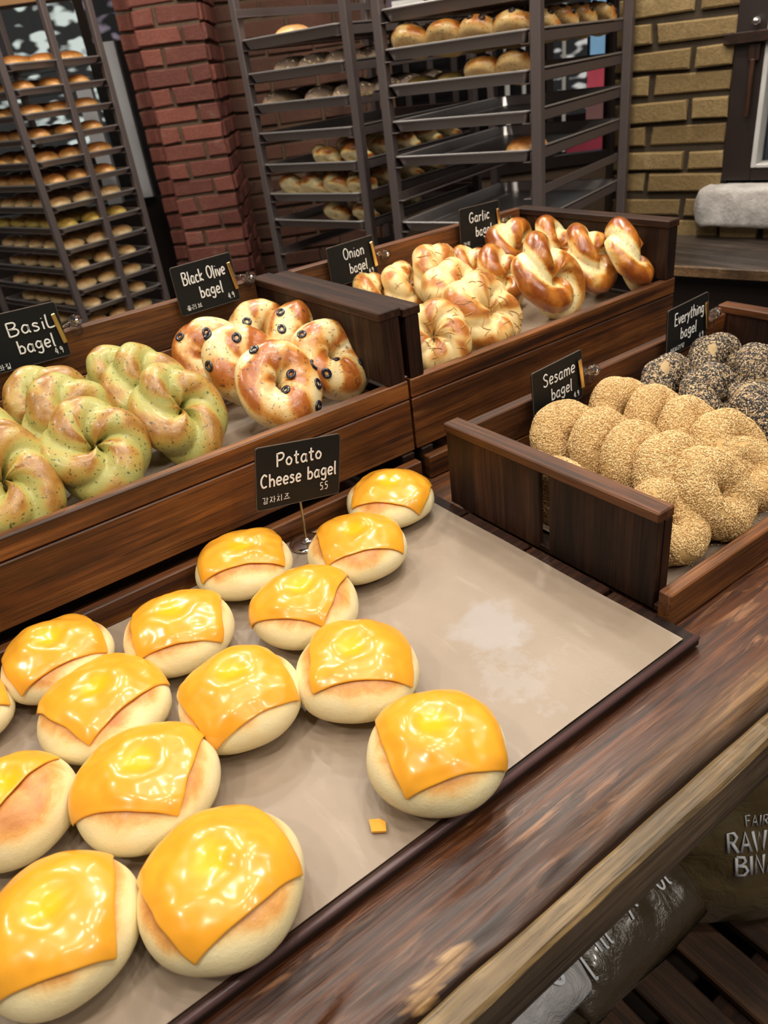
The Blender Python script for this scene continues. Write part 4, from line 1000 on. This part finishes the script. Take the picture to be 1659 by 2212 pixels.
OR = olive_roll(); GR, _ = bagel_mesh('garlic', 5, .030, .026, 1.5, .7, 48, 20); SR, _ = bagel_mesh('basil', 6, .030, .026, 2, .5, 48, 20)
def pan_mesh(Lx, Ly, h=.028):
    """open sheet pan with sloped walls and rolled rim; corner at origin"""
    m = MB(); r = .02
    def loop(inset, z):
        out = []
        for cx_, cy_, a0 in ((Lx - r, Ly - r, 0), (r, Ly - r, 90), (r, r, 180), (Lx - r, r, 270)):
            for q in range(5):
                a = RAD(a0 + 22.5 * q); out.append((cx_ + (r - inset) * cos(a), cy_ + (r - inset) * sin(a), z))
        return out
    prof = [(.017, .0015), (.003, h - .003), (-.002, h - .0005), (-.0045, h - .002), (-.0045, h - .0045), (.0015, h - .0045), (.016, 0)]
    loops = [loop(i, z) for i, z in prof]; n = 20
    vs = [p for lp in loops for p in lp]; fs = []
    for k in range(len(prof) - 1):
        for i in range(n): fs.append((k * n + i, k * n + (i + 1) % n, (k + 1) * n + (i + 1) % n, (k + 1) * n + i))
    fs.append(tuple(range(n))); fs.append(tuple((len(prof) - 1) * n + i for i in range(n)))
    m.add(vs, fs); return m.mesh('sheet_pan', STEEL, False)
def bar(mb, a, b, w_=.024, t=.024):
    a, b = Vector(a), Vector(b); mb.box(min(a.x, b.x) - (w_ / 2 if a.x == b.x else 0), max(a.x, b.x) + (w_ / 2 if a.x == b.x else 0), min(a.y, b.y) - (t / 2 if a.y == b.y else 0), max(a.y, b.y) + (t / 2 if a.y == b.y else 0), min(a.z, b.z) - (w_ / 2 if a.z == b.z else 0), max(a.z, b.z) + (w_ / 2 if a.z == b.z else 0), .002)
def rack(label, P, ang2, w1, w2, levels, pan_off, midpost=False, pw=.026):
    """local x = slide direction (ang2), local y = opening direction; corner post at the origin. Returns frame"""
    r = empty('bakery_rack', label, 'rack', (P[0], P[1], FLOOR), RAD(ang2)); zt = CEIL - .25 - FLOOR
    for x in (0, w2):
        for y in (0, w1):
            MB().box(x - pw / 2, x + pw / 2, y - pw / 2, y + pw / 2, .10, zt, .003).build('post', RACK, r)
            m = MB(); m.lathe([(.001, -.014), (.04, -.014), (.045, -.008), (.045, .008), (.04, .014), (.001, .014)], 20, (x, y, .046), Matrix.Rotation(RAD(90), 4, 'X')); m.build('caster', CASTER, r, True)
            MB().box(x - .012, x + .012, y - .016, y + .016, .06, .10, .002).build('caster_fork', RACK, r)
    if midpost: MB().box(-pw / 2, pw / 2, w1 * .52 - pw / 2, w1 * .52 + pw / 2, .12, zt, .003).build('post', RACK, r)
    for x in (0, w2):
        for z in (.13, zt - .012): MB().box(x - .010, x + .010, pw / 2, w1 - pw / 2, z - .012, z + .012, .002).build('crossbar', RACK, r)
    for y in (0, w1):
        for z in (.13, zt - .012): MB().box(pw / 2, w2 - pw / 2, y - .01, y + .01, z - .012, z + .012, .002).build('crossbar', RACK, r)
    for z in levels:
        zz = z - FLOOR - .0285
        for s, y in ((1, pw * .5), (-1, w1 - pw * .5)):
            m = MB(); m.box(-pw / 2 + .001, w2 + pw / 2 - .001, min(y, y + s * .022), max(y, y + s * .022), zz - .002, zz, .0005); m.box(-pw / 2 + .001, w2 + pw / 2 - .001, min(y - s * .0, y + s * .002), max(y, y + s * .002), zz - .002, zz + .020, .0005)
            m.build('slide', RACK, r)
    return r
def loc_in(P, ang2, x, y, z):
    a = RAD(ang2); return Vector((P[0] + cos(a) * x - sin(a) * y, P[1] + sin(a) * x + cos(a) * y, z))
CNT = {'pan': None}
def pan(P, ang2, w1, w2, z, shift, label, group, Ly=None):
    Ly = Ly or w1 - .034; key = (round(Ly, 3), round(w2, 3))
    if key not in CNT: CNT[key] = pan_mesh(w2 + .03, Ly)
    o = link(bpy.data.objects.new('sheet_pan', CNT[key])); o.location = loc_in(P, ang2, -.015 + shift, .017, z - .028); o.rotation_euler = (0, 0, RAD(ang2)); tag(o, label, 'baking pan', group); return o
def rolls(P, ang2, z, xs, ys, kind, label, group, seed, jit=.004, rot=0, sc=1.0, name='bread_roll', depth_y=False):
    rnd = random.Random(seed); ow = ['first', 'second', 'third', 'fourth', 'fifth']; base_label = label
    for xi, x in enumerate(xs):
        for yi, y in enumerate(ys):
            if len(xs) * len(ys) > 1: label = base_label + (', %s row, %s across' % (ow[yi], ow[xi]) if depth_y else ', %s deep, %s from right' % (ow[xi], ow[yi]))
            if kind == 'olive': me, kids = OR
            elif kind == 'garlic': me, kids = GR, []
            elif kind == 'basil': me, kids = SR, []
            else: me, kids = RM[kind][rnd.randrange(2)], []
            o = link(bpy.data.objects.new(name, me)); ring = kind in ('olive', 'garlic', 'basil')
            p = loc_in(P, ang2, x + rnd.uniform(-jit, jit), y + rnd.uniform(-jit, jit), z - .0255 + (.016 * sc if ring else 0))
            if ring:
                o.matrix_world = Matrix.Translation(p + Vector((0, 0, .014))) @ Matrix.Rotation(RAD(ang2 + 90), 4, 'Z') @ Matrix.Rotation(RAD(rnd.uniform(28, 38)), 4, 'X') @ Matrix.Rotation(rnd.uniform(0, 6), 4, 'Z') @ Matrix.Scale(sc, 4)
            else:
                o.location = p; o.rotation_euler = (0, 0, RAD(ang2 + rot + rnd.uniform(-7, 7))); o.scale = (sc,) * 3
            tag(o, label, 'bread', group)
            for nm, km, _ in kids: link(bpy.data.objects.new(nm, km), o)

# right rack (C)
PC, AC = (1.4386, 1.3894), 18.5; w1, w2 = .425, .57
LC = [.690, .610, .527, .448, .366, .283, .200, .118, .03, -.06]
rack('dark metal rack with mostly empty pans behind the garlic bagels', PC, AC, w1, w2, LC, 0)
pn = 'sheet pans in the right rack'
for z, lab in ((.610, 'highest pan seen in the right rack, at the top edge of the photo'), (.527, 'steel pan of olive bagels in the right rack'), (.448, 'steel pan under the olive bagel pan, with green rolls'), (.366, 'empty steel pan just below the green rolls in the right rack'),
               (.283, 'steel pan with one brown roll in the right rack'), (.118, 'lowest wide empty steel pan behind the garlic sign')):
    pan(PC, AC, w1, w2, z, 0, lab, pn)
rolls(PC, AC, .527, [.04, .16, .28, .40, .52], [.07, .165, .26, .355], 'olive', 'olive bagel, top filled pan of right rack', 'olive bagels in the right rack', 3, name='olive_bagel')
rolls(PC, AC, .448, [.06], [.08, .17], 'olive', 'pale olive bagel beside green rolls, right rack', 'pale bagels on the second pan', 5, name='olive_bagel', sc=.95)
rolls(PC, AC, .448, [.07, .19, .31], [.27, .36], 'roll_green', 'dark green roll on second pan, right rack', 'green rolls in the right rack', 6)
rolls(PC, AC, .283, [.07], [.065], 'roll_brown', 'single brown roll on an otherwise empty pan of the right rack', None, 7, sc=1.3)
# middle rack (B)
PB, AB = (1.34, 1.99), 15.3; w1, w2 = .425, .60
LB = [.69, .605, .518, .435, .355, .265, .178, .098, .01, -.08]
rack('dark metal rack with seeded and golden bread behind the onion sign', PB, AB, w1, w2, LB, 0)
pn = 'sheet pans in the middle rack'
for z, lab in ((.605, 'top pan in view of the middle rack'), (.518, 'pan with a row of dark seeded rolls, upper one of the middle rack'), (.435, 'pan with dark seeded rolls, lower one of the middle rack'), (.355, 'empty pan in the middle rack under the seeded rolls'),
               (.265, 'pan with two golden rolls below the empty one'), (.178, 'pan with a full row of golden knots in the middle rack'), (.098, 'lowest pan of the middle rack, behind the onion sign')):
    pan(PB, AB, w1, w2, z, 0, lab, pn)
xs = [.07, .19, .31, .43, .55]
rolls(PB, AB, .518, xs, [.08, .18, .28, .37][:3], 'roll_seed', 'dark seeded roll, upper seeded pan, middle rack', 'seeded rolls, upper pan', 11, sc=1.5)
rolls(PB, AB, .435, xs[:4], [.06, .17, .36], 'roll_seed', 'dark seeded roll, lower seeded pan, middle rack', 'seeded rolls, lower pan', 12, sc=1.5)
rolls(PB, AB, .265, xs, [.08, .20], 'garlic', 'golden knot under the empty pan, middle rack', 'golden knots, upper pan', 13, name='knotted_roll')
rolls(PB, AB, .178, xs, [.07, .17, .27, .36], 'garlic', 'golden knot on the full pan, middle rack', 'golden knots, lower pan', 14, name='knotted_roll')
rolls(PB, AB, .098, xs[:3], [.08, .2], 'onion' if False else 'garlic', 'golden roll on lowest pan, middle rack', 'golden rolls, lowest pan', 15, name='knotted_roll', sc=.9)
rolls(PB, AB, .605, [.1], [.3], 'roll_pale', 'pale loaf on the top pan of the middle rack', None, 16, sc=1.3)
# left rack (A)
PA, AA = (.671, 3.03), 17.0; w1, w2 = .60, .393
LA = [.64 - .0735 * k for k in range(13)]
rk = empty('bakery_rack', 'tall dark metal rack full of bread rolls at the left', 'rack', (PA[0], PA[1], FLOOR), RAD(AA)); zt = CEIL - .2 - FLOOR
for x in (0, w2 * .52, w2):
    for y in ((0, w1) if x in (0, w2) else (-.012,)):
        MB().box(x - .012, x + .012, y - .012, y + .012, .10, zt, .003).build('post', RACK, rk)
        if x in (0, w2):
            m = MB(); m.lathe([(.001, -.014), (.04, -.014), (.045, -.008), (.045, .008), (.04, .014), (.001, .014)], 20, (x, y, .046), Matrix.Rotation(RAD(90), 4, 'X')); m.build('caster', CASTER, rk, True)
            MB().box(x - .012, x + .012, y - .016, y + .016, .06, .10, .002).build('caster_fork', RACK, rk)
for y in (0, w1):
    for z in (.13, zt - .012): MB().box(.012, w2 - .012, y - .01, y + .01, z - .012, z + .012, .002).build('crossbar', RACK, rk)
for x in (0, w2):
    for z in (.13, zt - .012): MB().box(x - .01, x + .01, .012, w1 - .012, z - .012, z + .012, .002).build('crossbar', RACK, rk)
for z in LA:
    for x0, x1 in ((.012, .03), (w2 - .03, w2 - .012)): MB().box(x0, x1, -.012, w1 + .012, z - FLOOR - .0245, z - FLOOR - .0225, .0004).build('slide', RACK, rk)
kinds = ['roll_brown', 'roll_brown', 'roll_brown', 'roll_brown', 'roll_brown', 'roll_brown', 'roll_pale', 'roll_yellow', 'roll_pale', 'roll_pale', 'roll_pale', 'roll_pale', 'roll_pale']
ordw = ['first', 'second', 'third', 'fourth', 'fifth', 'sixth', 'seventh', 'eighth', 'ninth', 'tenth', 'eleventh', 'twelfth', 'thirteenth']
key = 'A'; CNT[key] = pan_mesh(w2 - .034, w1 + .02, .021)
for i, z in enumerate(LA):
    o = link(bpy.data.objects.new('sheet_pan', CNT[key])); o.location = loc_in(PA, AA, .017, -.018, z - .022); o.rotation_euler = (0, 0, RAD(AA))
    tag(o, 'steel sheet pan, %s from the top in the left rack' % ordw[i], 'baking pan', 'sheet pans in the left rack')
    kd = kinds[i]; cn = {'roll_brown': 'toasted brown', 'roll_pale': 'pale golden', 'roll_yellow': 'yellowish'}[kd]
    rolls(PA, AA, z + .006, [.085, .195, .305], [.06, .17, .28, .39, .50], kd, '%s roll, %s pan down in left rack' % (cn, ordw[i]), '%s pan rolls of the left rack' % ordw[i], 30 + i, rot=80 if i % 2 else 20, sc=1.22 if i < 6 else 1.08, depth_y=True)

# ------------------------------------------------------------------ bags of flour under the table
def bag_mat(name, c, coat=.6, bs=.6):
    n = NT(name); co = n.coords((1, 1, 1)); a = n.noise(co, 26, 5, .6, 1.5); b = n.noise(co, 9, 3)
    n.bump(n.math('ADD', a, b), bs, .006)
    return n.set(Base_Color=c, Roughness=.28, Coat_Weight=coat, Coat_Roughness=.15)
BAGM = bag_mat('brown_plastic_film', (.06, .042, .024)); BAGY = bag_mat('brown_plastic_film_light', (.12, .085, .035)); BAGW = bag_mat('clear_plastic_film', (.50, .49, .50), 1.0, 1.0)
PRINT = simple('white_print', (.74, .76, .80), .45)
def bag(label, cx_, cy_, z0, w_, d_, h, yaw, tilt, seed, mat, texts, group='bags of baking ingredients under the table', pillow=False):
    r = empty('ingredient_bag', label, 'bag', (cx_, cy_, z0), RAD(yaw), group)
    r.rotation_euler = (RAD(tilt), 0, RAD(yaw))
    def sf(u, v):   # u in 0..1 around, v 0..1 up
        a = 2 * pi * u; vv = v
        pin = (1 - abs(2 * vv - 1) ** 3.2) ** .5 if 0 < vv < 1 else 0
        top = sstep(.72, 1.0, vv); wx = w_ / 2 * (.86 + .14 * pin) ; dy = d_ / 2 * max(.05, pin)
        c, s = cos(a), sin(a); x = wx * (abs(c) ** .75) * (1 if c > 0 else -1); y = dy * (abs(s) ** .85) * (1 if s > 0 else -1)
        cr = .010 * nz(x * 14 + seed, vv * h * 14, s * 1.5) + .005 * nz(x * 40 + seed, vv * h * 40, s * 3)
        return Vector((x * (1 + cr * 1.5), y + cr * (1 if s > 0 else -1), vv * h + cr * .6 + .0))
    m = MB(); NU, NV = 84, 50; m.grid(NU, NV, lambda i, j: sf(i / NU, j / (NV - 1)), wrap_u=True); m.f += [tuple(i * NV for i in range(NU)), tuple(i * NV + NV - 1 for i in range(NU))]; m.m += [0, 0]
    m.build('film', mat, r, True)
    def front(x, z):  # point on front face (y<0)
        v = max(.02, min(.98, z / h)); best = None
        pin = (1 - abs(2 * v - 1) ** 3.2) ** .5; wx = w_ / 2 * (.86 + .14 * pin); k = max(-1, min(1, x / wx)); ca = (abs(k)) ** (1 / .75) * (1 if k > 0 else -1); a = -math.acos(max(-1, min(1, ca)))
        p = sf((a / (2 * pi)) % 1, v); return p + Vector((0, -.0022, 0))
    if texts:
        for t, x, z, hh, rr in texts:
            m = MB(); letters(m, t, x, z, hh, front, (0, -1, 0), rr, True, .8, 0, sharp=t.isupper()); m.build('printed_word', PRINT, r, True)
        if texts[0][0] == 'FAIR TRADE':
            m = MB(); m.grid(6, 6, lambda i, j: front(-.028 + .005 * i, .112 + .006 * j)); mk = m.build('printed_mark', PRINT, r)
            m = MB(); c = front(-.0155, .127) + Vector((0, -.0014, 0)); m.lathe([(.0001, .0004), (.009, .0004), (.009, 0)], 20, c, Matrix.Rotation(RAD(90), 4, 'X')); m.build('mark_circle', simple('dark_green_print', (.01, .05, .02), .4), mk)
    return r
bag('big full brown bag printed RAW CA and BINADO at the right edge', .815, .302, pz + .005, .40, .20, .46, -30, -15, 3, BAGY,
    [('FAIR TRADE', -.035, .238, .018, .0012), ('RAW CANE', -.035, .196, .033, .0026), ('BINADO', -.045, .155, .033, .0026), ('s', -.09, .285, .055, .005)])
bag('crumpled brown bag with cursive white print in the middle under the table', .50, .292, -.54, .26, .10, .42, 0, -78, 9, BAGM,
    [('ol', .075, .05, .035, .0020), ('yl', .01, .055, .035, .0020), ('ill', -.05, .045, .035, .0020), ('ol', -.095, .03, .04, .0022)])
bag('plain brown bag lying under the printed middle one',   .46, .34, pz + .078, .26, .145, .44, 3, -84, 14, BAGM, [])
bag('clear shiny plastic bag with white cursive print at the bottom', .288, .292, -.445, .21, .10, .44, 0, -78, 21, BAGW,
    [('sog', .03, .04, .055, .0035), ('al', .04, .10, .06, .0035)])
bag('brown bag lying beneath the clear plastic bag', .21, .34, pz + .115, .20, .215, .44, 0, -80, 17, BAGM, [])
